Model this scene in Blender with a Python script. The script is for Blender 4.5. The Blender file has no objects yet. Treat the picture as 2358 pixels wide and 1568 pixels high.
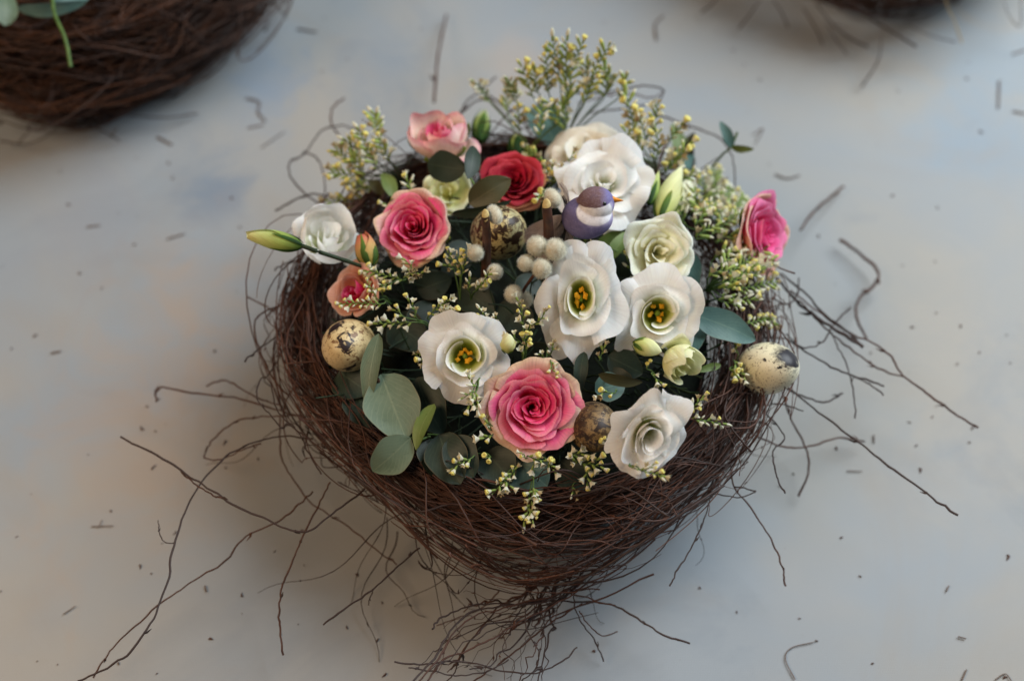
import bpy, math, random
import numpy as np
from mathutils import Vector, Matrix, noise
random.seed(7)
S = bpy.context.scene
COL = S.collection
PI = math.pi

# ------------------------------------------------------------------ camera
W0, H0, FMM = 2358.0, 1568.0, 40.0
FPX = FMM / 36.0 * W0
PIT = math.radians(55)
FWD = Vector((0, math.cos(PIT), -math.sin(PIT)))
RGT = Vector((1, 0, 0))
UP = Vector((0, math.sin(PIT), math.cos(PIT)))
DIST = 0.54
def rdir(px, py):
    return FWD + RGT * ((px - W0 / 2) / FPX) + UP * ((H0 / 2 - py) / FPX)
CAM = Vector((0, 0, .07)) - DIST * rdir(1215, 720)
cd = bpy.data.cameras.new('camera')
cam = bpy.data.objects.new('camera', cd); COL.objects.link(cam)
cd.lens = FMM; cd.sensor_width = 36; cd.clip_start = .02; cd.clip_end = 50
cam.location = CAM
cam.rotation_euler = (PI / 2 - PIT, 0, 0)
cd.dof.use_dof = True
cd.dof.focus_distance = .478
cd.dof.aperture_fstop = 4.2
cd.dof.aperture_blades = 7
S.camera = cam

# ------------------------------------------------------------------ world, lamps, exposure
w = bpy.data.worlds.new('World'); S.world = w; w.use_nodes = True
bg = w.node_tree.nodes['Background']
bg.inputs[0].default_value = (.62, .72, .85, 1); bg.inputs[1].default_value = .06
def lamp(name, loc, tgt, size, sizey, power, col):
    l = bpy.data.lights.new(name, 'AREA'); l.shape = 'RECTANGLE'; l.size = size; l.size_y = sizey
    l.energy = power; l.color = col
    o = bpy.data.objects.new(name, l); COL.objects.link(o); o.location = loc
    o.rotation_euler = (Vector(tgt) - Vector(loc)).to_track_quat('-Z', 'Y').to_euler()
lamp('window_light', (.85, .50, 1.05), (.0, 0, 0), 1.1, 1.1, 33, (.865, .945, 1.0))
lamp('room_light', (-.85, -.35, .95), (-.25, -.1, 0), .6, .6, 9.2, (1.0, .69, .43))
S.view_settings.view_transform = 'Standard'
S.view_settings.look = 'None'
S.view_settings.exposure = 0
S.view_settings.gamma = 1

# ------------------------------------------------------------------ placing
def onz(px, py, z):
    d = rdir(px, py); t = (z - CAM.z) / d.z
    return CAM + d * t
def mound(x, y):
    r = math.hypot(x, y)
    return max(.045, .072 + .04 * (1 - (r / .115) ** 2))
def pt(px, py, l=0.0):
    """l below 30 mm: height above the heap of flowers; else the height above the table"""
    if abs(l) >= .03: return onz(px, py, abs(l))
    d = rdir(px, py); t = .25
    for _ in range(3000):
        p = CAM + d * t
        if p.z <= mound(p.x, p.y) + l: break
        t += .0004
    return p
def mpp(p):
    return (p - CAM).dot(FWD) / FPX

# ------------------------------------------------------------------ objects
def tagit(o, label=None, cat=None, group=None, kind=None):
    if label: o['label'] = label
    if cat: o['category'] = cat
    if group: o['group'] = group
    if kind: o['kind'] = kind
    return o
def mesh(name, V, F, mats, smooth=True, mi=None, uv=None):
    m = bpy.data.meshes.new(name)
    V = [tuple(v) for v in V] if not isinstance(V, np.ndarray) else V.tolist()
    m.from_pydata(V, [], F if not isinstance(F, np.ndarray) else F.tolist())
    for x in (mats if isinstance(mats, (list, tuple)) else [mats]): m.materials.append(x)
    if mi is not None: m.polygons.foreach_set('material_index', mi)
    m.polygons.foreach_set('use_smooth', [smooth] * len(m.polygons))
    if uv is not None:
        l = m.uv_layers.new(name='UVMap')
        idx = np.empty(len(m.loops), dtype=np.int32); m.loops.foreach_get('vertex_index', idx)
        l.data.foreach_set('uv', np.asarray(uv, dtype=np.float32)[idx].ravel())
    m.update()
    return m
def obj(name, me, parent=None, loc=None):
    o = bpy.data.objects.new(name, me); COL.objects.link(o)
    if parent: o.parent = parent
    if loc is not None: o.location = loc
    return o
def empty(name, mat=None, loc=None):
    o = bpy.data.objects.new(name, None); COL.objects.link(o); o.empty_display_size = .01
    if mat is not None: o.matrix_world = mat
    if loc is not None: o.location = loc
    return o
def frame(origin, axis, spin=0):
    z = Vector(axis).normalized()
    x = UP.cross(z)
    if x.length < .15: x = RGT.copy()
    x = (x - z * x.dot(z)).normalized(); y = z.cross(x)
    m = Matrix((x, y, z)).transposed().to_4x4()
    return Matrix.Translation(origin) @ m @ Matrix.Rotation(spin, 4, 'Z')
def view_axis(a, b):
    return (-FWD + RGT * a + UP * b).normalized()

# ------------------------------------------------------------------ materials
def lin(r, g, b):
    f = lambda c: c / 12.92 if c <= .04045 else ((c + .055) / 1.055) ** 2.4
    return (f(r / 255), f(g / 255), f(b / 255), 1)
class NT:
    def __init__(s, name):
        s.m = bpy.data.materials.new(name); s.m.use_nodes = True
        s.t = s.m.node_tree; s.n = s.t.nodes; s.b = s.n['Principled BSDF']; s.out = s.n['Material Output']
    def add(s, typ, **kw):
        n = s.n.new(typ)
        for k, v in kw.items():
            if k.startswith('i_'):
                key = k[2:]
                key = int(key) if key.isdigit() else key.replace('_', ' ')
                if hasattr(v, 'links') or isinstance(v, bpy.types.NodeSocket): s.t.links.new(v, n.inputs[key])
                else: n.inputs[key].default_value = v
            else: setattr(n, k, v)
        return n
    def link(s, a, b): s.t.links.new(a, b)
    def ramp(s, fac, stops, interp='LINEAR'):
        n = s.add('ShaderNodeValToRGB'); n.color_ramp.interpolation = interp
        e = n.color_ramp.elements
        while len(e) < len(stops): e.new(.5)
        for q, (p, c) in zip(e, stops):
            q.position = p; q.color = c if len(c) == 4 else (*c, 1)
        s.link(fac, n.inputs[0]); return n.outputs[0]
    def mix(s, fac, a, b, mode='MIX'):
        n = s.add('ShaderNodeMix', data_type='RGBA', blend_type=mode)
        for v, i in ((fac, 0), (a, 6), (b, 7)):
            if isinstance(v, bpy.types.NodeSocket): s.link(v, n.inputs[i])
            else: n.inputs[i].default_value = v
        return n.outputs[2]
    def noise(s, scale, detail=3, rough=.5, vec=None, dist=0):
        n = s.add('ShaderNodeTexNoise'); n.inputs['Scale'].default_value = scale
        n.inputs['Detail'].default_value = detail; n.inputs['Roughness'].default_value = rough
        n.inputs['Distortion'].default_value = dist
        if vec is None: vec = s.add('ShaderNodeTexCoord').outputs['Object']
        s.link(vec, n.inputs['Vector']); return n.outputs[0]
    def bump(s, h, strength=.3, dist=.0005):
        n = s.add('ShaderNodeBump'); n.inputs['Strength'].default_value = strength; n.inputs['Distance'].default_value = dist
        s.link(h, n.inputs['Height']); s.link(n.outputs[0], s.b.inputs['Normal']); return n.outputs[0]
    def base(s, c, rough=.6, spec=.3):
        if isinstance(c, bpy.types.NodeSocket): s.link(c, s.b.inputs['Base Color'])
        else: s.b.inputs['Base Color'].default_value = c
        s.b.inputs['Roughness'].default_value = rough
        s.b.inputs['Specular IOR Level'].default_value = spec
        return s
    def trans(s, c, amt):
        tr = s.add('ShaderNodeBsdfTranslucent'); mx = s.add('ShaderNodeMixShader'); mx.inputs[0].default_value = amt
        if isinstance(c, bpy.types.NodeSocket): s.link(c, tr.inputs[0])
        else: tr.inputs[0].default_value = c
        s.link(s.b.outputs[0], mx.inputs[1]); s.link(tr.outputs[0], mx.inputs[2]); s.link(mx.outputs[0], s.out.inputs[0])

def petal_mat(name, stops, amt=.28, vein=.1, rough=.55, bmp=.12):
    """petal pigment runs from the claw (v = 0) to the lip (v = 1)"""
    t = NT(name)
    uv = t.add('ShaderNodeUVMap').outputs[0]
    sx = t.add('ShaderNodeSeparateXYZ', i_0=uv)
    n1 = t.noise(140, 3, .6)
    v = t.add('ShaderNodeMath', operation='MULTIPLY_ADD', i_0=n1, i_1=.22, i_2=sx.outputs[1])
    v = t.add('ShaderNodeMath', operation='SUBTRACT', i_0=v.outputs[0], i_1=.11)
    c = t.ramp(v.outputs[0], stops)
    mp = t.add('ShaderNodeMapping', i_0=uv); mp.inputs['Scale'].default_value = (26, 1.6, 1)
    n2 = t.noise(1.6, 3, .6, mp.outputs[0], .4)
    veinc = t.ramp(n2, [(.35, (1 - vein * 1.3, 1 - vein * 1.5, 1 - vein * 1.5)), (.62, (1, 1, 1))])
    c = t.mix(1.0, c, veinc, 'MULTIPLY')
    mp2 = t.add('ShaderNodeMapping', i_0=uv); mp2.inputs['Scale'].default_value = (5, 2.2, 1)
    n3 = t.noise(1.5, 4, .65, mp2.outputs[0], 1.2)
    n4 = t.noise(700, 3, .6)
    br = t.add('ShaderNodeMath', operation='MULTIPLY_ADD', i_0=n3, i_1=.5, i_2=sx.outputs[1])
    c = t.mix(t.ramp(br.outputs[0], [(1.0, (0, 0, 0)), (1.0, (0, 0, 0))]) if False else t.ramp(t.add('ShaderNodeMath', operation='MULTIPLY', i_0=br.outputs[0], i_1=.7).outputs[0], [(.90, (0, 0, 0)), (.96, (.30, .30, .30))]), c, R(190, 150, 100))
    c = t.mix(t.ramp(n4, [(.70, (0, 0, 0)), (.76, (.14, .14, .14))]), c, R(150, 110, 70))
    hh = t.add('ShaderNodeMath', operation='MULTIPLY_ADD', i_0=n3, i_1=.9, i_2=n2)
    t.base(c, .62, .16); t.bump(hh.outputs[0], bmp * 1.5, .0006)
    t.b.inputs['Subsurface Weight'].default_value = .22; t.b.inputs['Subsurface Radius'].default_value = (1, .75, .55); t.b.inputs['Subsurface Scale'].default_value = .0022
    t.trans(c, amt)
    return t.m
R = lin
M = {}
M['rose_heart'] = petal_mat('rose heart pink', [(.0, R(165, 10, 45)), (.5, R(220, 30, 92)), (.88, R(240, 74, 128)), (1, R(246, 128, 150))])
M['rose_mid'] = petal_mat('rose mid pink', [(.0, R(222, 60, 95)), (.5, R(236, 72, 130)), (.82, R(246, 108, 156)), (1, R(249, 160, 174))])
M['rose_out'] = petal_mat('rose outer pale', [(.0, R(226, 196, 150)), (.5, R(240, 170, 160)), (.8, R(246, 196, 186)), (1, R(236, 208, 176))])
M['red_heart'] = petal_mat('rose heart red', [(.0, R(100, 4, 18)), (.6, R(166, 12, 44)), (1, R(200, 44, 70))])
M['red_mid'] = petal_mat('rose mid red', [(.0, R(130, 6, 28)), (.6, R(188, 26, 56)), (1, R(212, 72, 84))])
M['red_out'] = petal_mat('rose outer coral', [(.0, R(170, 120, 70)), (.6, R(205, 110, 90)), (1, R(200, 140, 100))])
M['hot_heart'] = petal_mat('rose heart hot pink', [(.0, R(190, 20, 90)), (.6, R(236, 50, 130)), (1, R(250, 120, 175))])
M['hot_mid'] = petal_mat('rose mid hot pink', [(.0, R(220, 60, 120)), (.6, R(246, 90, 155)), (1, R(250, 150, 190))])
M['peach_out'] = petal_mat('rose outer peach', [(.0, R(215, 180, 130)), (.5, R(228, 160, 130)), (.9, R(238, 185, 165)), (1, R(240, 200, 185))])
M['cream_out'] = petal_mat('rose outer cream', [(.0, R(226, 206, 150)), (.5, R(244, 218, 192)), (.85, R(248, 214, 206)), (1, R(242, 172, 178))])
M['white'] = petal_mat('white petal', [(.0, R(150, 165, 70)), (.2, R(205, 210, 150)), (.38, R(242, 242, 222)), (.6, R(251, 250, 244)), (1, R(252, 251, 248))], .42, .05, .5)
M['white_throat'] = petal_mat('white petal with green throat', [(.0, R(84, 104, 24)), (.35, R(150, 160, 56)), (.58, R(214, 216, 150)), (.74, R(248, 247, 234)), (1, R(252, 251, 248))], .25, .05, .5)
M['white_warm'] = petal_mat('ivory petal', [(.0, R(190, 185, 110)), (.3, R(230, 222, 190)), (.7, R(240, 232, 212)), (1, R(240, 234, 220))], .3, .06, .5)
M['lime'] = petal_mat('greenish white petal', [(.0, R(232, 228, 160)), (.3, R(247, 244, 204)), (.8, R(250, 248, 222)), (1, R(251, 250, 234))], .3, .06, .5)
M['limebud'] = petal_mat('lime bud petal', [(.0, R(196, 206, 110)), (.4, R(234, 234, 166)), (.8, R(242, 242, 192)), (1, R(244, 243, 204))], .28, .12, .5)
M['budgreen'] = petal_mat('green bud petal', [(.0, R(70, 105, 40)), (.35, R(170, 192, 100)), (.8, R(214, 222, 145)), (1, R(224, 220, 150))], .25, .15, .5)
M['peachbud'] = petal_mat('peach bud petal', [(.0, R(170, 165, 80)), (.45, R(216, 176, 110)), (.8, R(222, 140, 105)), (1, R(200, 95, 80))], .25, .12, .5)
M['sepal'] = petal_mat('green sepal', [(.0, R(50, 80, 35)), (.6, R(95, 125, 50)), (1, R(130, 140, 60))], .2, .2, .5)
M['sepal_dk'] = petal_mat('dark sepal', [(.0, R(35, 62, 32)), (.6, R(60, 95, 45)), (1, R(95, 120, 50))], .2, .2, .5)

def leaf_mat(name, c1, c2, vein, rough=.5):
    t = NT(name)
    uv = t.add('ShaderNodeUVMap').outputs[0]
    sx = t.add('ShaderNodeSeparateXYZ', i_0=uv)
    ax = t.add('ShaderNodeMath', operation='ABSOLUTE', i_0=sx.outputs[0])
    # side veins run forward and outward from the midrib
    k = t.add('ShaderNodeMath', operation='MULTIPLY_ADD', i_0=ax.outputs[0], i_1=-.55, i_2=sx.outputs[1])
    cm = t.add('ShaderNodeCombineXYZ', i_0=k.outputs[0], i_1=ax.outputs[0])
    wv = t.add('ShaderNodeTexWave'); wv.inputs['Scale'].default_value = 2.6; wv.inputs['Distortion'].default_value = 3.5
    wv.inputs['Detail'].default_value = 3; wv.inputs['Detail Scale'].default_value = 2.0
    t.link(cm.outputs[0], wv.inputs['Vector'])
    vv = t.ramp(wv.outputs['Color'], [(.0, (0, 0, 0)), (.82, (0, 0, 0)), (1, (.26, .26, .26))])
    mid = t.ramp(ax.outputs[0], [(0, (.85, .85, .85)), (.03, (.35, .35, .35)), (.07, (0, 0, 0))])
    vm = t.mix(1.0, vv, mid, 'ADD')
    n1 = t.noise(70, 4, .6); n2 = t.noise(500, 2, .6)
    c = t.mix(t.ramp(n1, [(.35, (0, 0, 0)), (.65, (1, 1, 1))]), c1, c2)
    c = t.mix(vm, c, vein)
    c = t.mix(t.ramp(n2, [(.60, (0, 0, 0)), (.75, (.35, .35, .35))]), c, tuple(x * .6 for x in c1[:3]) + (1,))
    e = t.ramp(ax.outputs[0], [(.94, (0, 0, 0)), (1, (.22, .22, .22))])
    c = t.mix(e, c, R(150, 120, 80))
    t.base(c, rough, .35); t.bump(vm, -.35, .0005); t.trans(c, .12)
    return t.m
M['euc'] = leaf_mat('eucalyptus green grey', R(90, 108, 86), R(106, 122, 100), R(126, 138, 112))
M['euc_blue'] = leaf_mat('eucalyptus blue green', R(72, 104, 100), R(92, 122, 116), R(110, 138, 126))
M['euc_dark_shade'] = leaf_mat('eucalyptus dark with painted shade', R(36, 50, 41), R(48, 62, 51), R(66, 80, 64))  # dark leaf green, deepened further to paint in the shade inside the nest
M['leaf_green'] = leaf_mat('fresh green leaf', R(90, 112, 52), R(110, 126, 66), R(130, 140, 86))
M['leaf_olive'] = leaf_mat('olive leaf', R(62, 64, 40), R(76, 72, 46), R(92, 86, 58))

def simple(name, c1, c2, scale, rough=.6, spec=.3, bump=.3, bd=.0004, det=4):
    t = NT(name); n = t.noise(scale, det, .6)
    t.base(t.mix(t.ramp(n, [(.35, (0, 0, 0)), (.65, (1, 1, 1))]), c1, c2), rough, spec)
    if bump: t.bump(n, bump, bd)
    return t
M['stem'] = simple('green stem', R(66, 92, 46), R(92, 116, 60), 300).m
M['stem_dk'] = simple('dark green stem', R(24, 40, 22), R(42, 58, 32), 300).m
M['foam'] = simple('added dark foam', R(10, 16, 10), R(18, 28, 16), 400, .9).m
def twig_mat(name, a, b, c):
    t = NT(name)
    n = t.noise(120, 3, .6); n2 = t.noise(1500, 2, .6)
    geo = t.add('ShaderNodeNewGeometry')
    cc = t.mix(geo.outputs['Random Per Island'], a, b)
    cc = t.mix(t.ramp(n, [(.45, (0, 0, 0)), (.7, (1, 1, 1))]), cc, c)
    t.base(cc, .55, .35); t.bump(n2, .4, .0002)
    return t.m
M['twig'] = twig_mat('birch twig brown', R(46, 27, 20), R(92, 56, 40), R(58, 38, 31))
M['twig_dk'] = twig_mat('birch twig dark', R(38, 28, 26), R(66, 48, 42), R(52, 40, 38))
M['twig_bg'] = twig_mat('birch twig background', R(40, 24, 17), R(84, 50, 30), R(48, 34, 30))
M['scrap'] = twig_mat('weathered twig scrap', R(92, 78, 70), R(120, 104, 94), R(104, 90, 82))
M['bark'] = simple('willow bark', R(52, 34, 28), R(84, 50, 34), 250, .45, .5).m
M['cut'] = simple('cut wood', R(206, 186, 130), R(180, 156, 100), 900, .7).m
def flat(name, c, rough=.6, trans=0):
    t = NT(name); n = t.noise(900, 3)
    cc = t.mix(t.ramp(n, [(.35, (0, 0, 0)), (.7, (.25, .25, .25))]), c, tuple(x * .6 for x in c[:3]) + (1,))
    t.base(cc, rough)
    if trans: t.trans(cc, trans)
    return t.m
M['f_white'] = flat('papery white floret', R(236, 232, 208), .7, .3)
M['f_tan'] = flat('papery tan floret', R(190, 172, 132), .7, .25)
M['f_yellow'] = flat('yellow floret', R(242, 230, 136), .6, .3)
M['f_lime'] = flat('lime calyx', R(172, 192, 104), .6, .3)
M['f_green'] = flat('green calyx', R(142, 162, 82), .6, .2)
M['f_brown'] = flat('brown floret heart', R(96, 72, 44), .7)
M['anther'] = flat('yellow anther', R(232, 165, 22), .6)
M['throat'] = flat('green pistil', R(120, 140, 40), .5, .1)
M['fur'] = flat('catkin fur', R(240, 240, 228), .8, .35)
M['furcore'] = simple('catkin core', R(188, 178, 154), R(212, 204, 184), 500, .9).m
M['beak'] = flat('orange beak', R(232, 145, 30), .5)
M['eye'] = NT('black eye').base((.008, .007, .01, 1), .12, .6).m
M['wing'] = simple('dark purple wing paint', R(72, 64, 98), R(104, 96, 136), 2400, .85, .15).m
def feather_mat(name, a, b):
    t = NT(name); n = t.noise(260, 3); c = t.mix(n, a, b); t.base(c, .7); t.trans(c, .35); return t.m
M['feather'] = feather_mat('grey mauve feather', R(150, 132, 128), R(205, 192, 186))
M['feather_dk'] = feather_mat('dark feather', R(50, 44, 48), R(90, 78, 78))

def egg_mat(name, ground, ground2, spot, spot2, th_big, th_small, scale=1.0, seed=0.0, gloss=.42, grime=0.0, blob=None):
    t = NT(name)
    oc = t.add('ShaderNodeTexCoord').outputs['Object']
    mp = t.add('ShaderNodeMapping', i_0=oc); mp.inputs['Location'].default_value = (seed, seed * .7, -seed)
    vec = mp.outputs[0]
    n_big = t.noise(115 * scale, 5, .62, vec, .9)
    n_mid = t.noise(300 * scale, 4, .6, vec, .6)
    n_fine = t.noise(900 * scale, 3, .6, vec)
    n_g = t.noise(60, 3, .5, vec)
    c = t.mix(t.ramp(n_g, [(.35, (0, 0, 0)), (.65, (1, 1, 1))]), ground, ground2)
    fade = t.mix(.45, c, spot2)
    c = t.mix(t.ramp(n_big, [(th_big - .045, (0, 0, 0)), (th_big - .03, (.6, .6, .6))]), c, fade)
    c = t.mix(t.ramp(n_fine, [(.60, (0, 0, 0)), (.64, (.75, .75, .75))]), c, spot2)
    c = t.mix(t.ramp(n_mid, [(th_small, (0, 0, 0)), (th_small + .02, (.9, .9, .9))]), c, spot2)
    c = t.mix(t.ramp(n_big, [(th_big, (0, 0, 0)), (th_big + .015, (1, 1, 1))]), c, spot)
    if blob:
        dd = t.add('ShaderNodeVectorMath', operation='DISTANCE', i_0=oc); dd.inputs[1].default_value = blob[:3]
        q = t.add('ShaderNodeMath', operation='MULTIPLY_ADD', i_0=t.noise(260, 5, .7, vec, .6), i_1=.014, i_2=dd.outputs['Value'])
        c = t.mix(t.ramp(q.outputs[0], [(blob[3] + .007, (1, 1, 1)), (blob[3] + .0074, (0, 0, 0))]), c, spot)
    if grime:
        g = t.noise(150, 6, .75, vec, 1.2)
        c = t.mix(t.ramp(g, [(.42, (0, 0, 0)), (.58, (grime, grime, grime))]), c, spot)
        g2 = t.noise(420, 5, .8, vec, .5)
        c = t.mix(t.ramp(g2, [(.62, (0, 0, 0)), (.68, (.8, .8, .8))]), c, R(196, 186, 150))
    t.base(c, gloss, .4); t.bump(n_fine, .12, .0003)
    return t.m

# cloth
def cloth_mat():
    t = NT('painted canvas cloth')
    oc = t.add('ShaderNodeTexCoord').outputs['Object']
    a = t.noise(4.2, 4, .55, oc, .6)
    c = t.mix(t.ramp(a, [(.40, (0, 0, 0)), (.60, (1, 1, 1))]), R(157, 155, 150), R(144, 152, 159))
    b = t.noise(9, 5, .6, oc, 1.0)
    c = t.mix(t.ramp(b, [(.52, (0, 0, 0)), (.72, (.35, .35, .35))]), c, R(152, 142, 129))
    b2 = t.noise(6.3, 5, .65, oc, 1.4)
    c = t.mix(t.ramp(b2, [(.56, (0, 0, 0)), (.74, (.35, .35, .35))]), c, R(112, 124, 136))
    for (x, y), rad, col, am in (((480, 430), .030, R(104, 124, 146), .75), ((620, 215), .035, R(126, 146, 168), .7), ((880, 160), .05, R(116, 132, 148), .55),
                                 ((1180, 160), .03, R(172, 158, 146), .5), ((330, 1000), .07, R(168, 146, 124), .55), ((420, 700), .05, R(168, 148, 128), .5), ((2250, 120), .09, R(134, 154, 170), .6), ((200, 500), .05, R(138, 142, 150), .5), ((2200, 900), .07, R(170, 162, 150), .5)):
        p = onz(x, y, 0)
        mp = t.add('ShaderNodeMapping', i_0=oc); mp.inputs['Scale'].default_value = (1.0, .7, 1)
        dd = t.add('ShaderNodeVectorMath', operation='DISTANCE', i_0=mp.outputs[0]); dd.inputs[1].default_value = (p.x, p.y * .7, 0)
        q = t.add('ShaderNodeMath', operation='MULTIPLY_ADD', i_0=t.noise(22, 5, .65, oc, 1.2), i_1=rad * 2.4, i_2=dd.outputs['Value'])
        c = t.mix(t.ramp(q.outputs[0], [(rad * 1.1, (am * .85, am * .85, am * .85)), (rad * 2.3, (0, 0, 0))], 'EASE'), c, col)
    d = t.noise(420, 3, .7, oc)
    c = t.mix(t.ramp(d, [(.70, (0, 0, 0)), (.78, (.35, .35, .35))]), c, R(120, 104, 90))
    wv = t.add('ShaderNodeTexWave'); wv.inputs['Scale'].default_value = 420; wv.inputs['Distortion'].default_value = 1
    wv2 = t.add('ShaderNodeTexWave', bands_direction='Y'); wv2.inputs['Scale'].default_value = 420; wv2.inputs['Distortion'].default_value = 1
    t.link(oc, wv.inputs['Vector']); t.link(oc, wv2.inputs['Vector'])
    h = t.mix(.5, wv.outputs['Color'], wv2.outputs['Color'])
    c = t.mix(.10, c, h, 'MULTIPLY')
    t.base(c, .62, .3); t.bump(h, .25, .0002)
    return t.m

# ------------------------------------------------------------------ setting: the cloth on the table
def cloth_h(x, y):
    h = .0016 * noise.noise(Vector((x * 5, y * 5, 3))) + .0008 * noise.noise(Vector((x * 14, y * 14, 9)))
    r1 = 1 - abs(noise.noise(Vector((x * 2.2 + 7, y * 3.4, 1)))) * 2
    h += .006 * max(0, r1 - .5)
    k = min(1, max(0, (math.hypot(x, y) - .09) / .06))       # pressed flat under the nest
    return h * k - .0006
def build_cloth():
    n = 260; sz = 1.5
    xs = np.linspace(-sz, sz, n); V = []
    for j in range(n):
        for i in range(n):
            x, y = xs[i], xs[j] + .25
            h = cloth_h(x, y)
            V.append((x, y, h))
    F = [(j * n + i, j * n + i + 1, (j + 1) * n + i + 1, (j + 1) * n + i) for j in range(n - 1) for i in range(n - 1)]
    o = obj('table_cloth', mesh('table_cloth', V, F, cloth_mat()))
    tagit(o, 'off white mottled canvas spread over the table under the nests', kind='structure')
    del o['label']
build_cloth()

# ------------------------------------------------------------------ tubes (twigs, stems)
def smooth(pts, n):
    P = [np.array(p, float) for p in pts]
    if len(P) == 2: return np.array([P[0] * (1 - t) + P[1] * t for t in np.linspace(0, 1, n)])
    P = [2 * P[0] - P[1]] + P + [2 * P[-1] - P[-2]]
    out = []
    for q in np.linspace(0, len(P) - 3 - 1e-6, n):
        i = int(q); t = q - i
        a, b, c, d = P[i], P[i + 1], P[i + 2], P[i + 3]
        out.append(.5 * ((2 * b) + (c - a) * t + (2 * a - 5 * b + 4 * c - d) * t * t + (3 * b - a - 3 * c + d) * t ** 3))
    return np.array(out)
def tube(P, rad, k=5):
    """P (n,3), rad (n,) -> V, F"""
    n = len(P); T = np.gradient(P, axis=0); T /= (np.linalg.norm(T, axis=1)[:, None] + 1e-12)
    ref = np.array([.31, .17, .93]); A = np.cross(T, ref); A /= (np.linalg.norm(A, axis=1)[:, None] + 1e-9)
    B = np.cross(T, A)
    ang = np.linspace(0, 2 * PI, k, endpoint=False)
    V = (P[:, None, :] + rad[:, None, None] * (A[:, None, :] * np.cos(ang)[None, :, None] + B[:, None, :] * np.sin(ang)[None, :, None])).reshape(-1, 3)
    i = np.arange(n - 1)[:, None] * k; j = np.arange(k)[None, :]; j2 = (j + 1) % k
    F = np.stack([i + j, i + j2, i + k + j2, i + k + j], -1).reshape(-1, 4)
    return V, F
class Batch:
    def __init__(s): s.V = []; s.F = []; s.n = 0
    def add(s, V, F):
        s.V.append(V); s.F.append(F + s.n); s.n += len(V)
    def mesh(s, name, mat): return mesh(name, np.concatenate(s.V), np.concatenate(s.F), mat)
rng = np.random.default_rng(11)
def add_knots(B, P, r, count, k=4):
    """little buds and thorns on a twig"""
    for _ in range(count):
        i = rng.integers(2, len(P) - 2); p = P[i]; t = P[i + 1] - P[i]; t /= np.linalg.norm(t) + 1e-9
        d = rng.normal(size=3); d -= t * d.dot(t); d /= np.linalg.norm(d) + 1e-9
        L = r * rng.uniform(2, 5)
        Q = np.array([p - d * r * .4, p + (d + t * .9) * L * .5, p + (d * .9 + t * 1.6) * L])
        B.add(*tube(Q, np.array([r * 1.5, r * 1.0, r * .25]), k))
def twig_path(P, r, k=5, knots=2, taper=.45):
    B = Batch(); n = len(P)
    rad = r * (1 - (1 - taper) * np.linspace(0, 1, n)) * (1 + .10 * np.sin(np.linspace(0, 23, n) + rng.uniform(0, 6)))
    B.add(*tube(P, rad, k))
    if knots: add_knots(B, P, r, knots)
    return B

# bowl section: s from 0 (foot, outside) over the rim to 1 (inside)
SEC = np.array([[.078, .002], [.093, .016], [.105, .034], [.112, .052], [.112, .068], [.105, .074], [.097, .066], [.09, .045]])
def bowl(th, s, off, scale=1.0, bulge=True):
    q = np.clip(s, 0, 1) * (len(SEC) - 1); i = np.minimum(q.astype(int), len(SEC) - 2); f = q - i
    rz = SEC[i] * (1 - f)[:, None] + SEC[i + 1] * f[:, None]
    r = rz[:, 0] + off * np.where(s < .62, 1, -.4)
    r = r * (1 - .085 * np.exp(-((th % (2 * PI) - 3.98) / .42) ** 2) * np.clip((.95 - s) / .4, 0, 1))
    if bulge:
        r = r + .014 * np.exp(-((th % (2 * PI) - 1.52 * PI) / .42) ** 2) * np.clip((.62 - s) / .3, 0, 1)
    z = rz[:, 1] + off * np.where(s > .45, .8, .0)
    P = np.stack([r * np.cos(th) * scale, r * np.sin(th) * scale, np.maximum(z * scale, .0008)], 1)
    for _ in range(3): P[1:-1] = P[1:-1] * .5 + (P[:-2] + P[2:]) * .25
    return P
def woven_twig(n=22, loose=0.0, scale=1.0, low=False):
    L = rng.uniform(.5, 1.7) * rng.choice([-1, 1]); th0 = rng.uniform(0, 2 * PI)
    t = np.linspace(0, 1, n)
    th = th0 + L * t + .05 * np.sin(t * rng.uniform(4, 14) + rng.uniform(0, 6))
    s0 = rng.uniform(.02, .4) if low else np.clip(rng.beta(4.6, 2.6), 0, 1); slope = rng.normal(0, .30 if low else .22)
    s = s0 + slope * (t - .5) + rng.uniform(.01, .09) * np.sin(t * rng.uniform(3, 12) + rng.uniform(0, 6)) + rng.uniform(0, .03) * np.sin(t * rng.uniform(15, 30))
    if not low: s = np.where(s > .34, s, .34 + (s - .34) * .22)
    off = rng.normal(0, .0046) + rng.uniform(.0005, .0035 + loose) * np.sin(t * rng.uniform(3, 12) + rng.uniform(0, 6))
    if loose: off = off + loose * np.abs(t - rng.uniform(.2, .8)) ** 1.5 * 2
    return bowl(th, s, off, scale)
def loop_twig(n=26, scale=1.0):
    th0 = rng.choice([rng.uniform(2.4, 3.9), rng.uniform(-.6, .8), rng.uniform(0, 2 * PI)]); t = np.linspace(0, 1, n)
    L = rng.uniform(.15, .6) * rng.choice([-1, 1]); A = rng.uniform(.004, .024)
    th = th0 + L * t + rng.uniform(.05, .2) * np.sin(t * PI * rng.uniform(1, 3))
    s = np.minimum(rng.uniform(.1, .5) + rng.normal(0, .15) * t + .08 * np.sin(t * 9), .45)
    off = A * np.sin(t * PI) ** rng.uniform(.6, 1.4) + rng.normal(0, .001)
    P = bowl(th, s, off, scale)
    P[:, 2] = np.maximum(P[:, 2] + rng.normal(0, .006) * np.sin(t * PI), .001)
    return P

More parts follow.
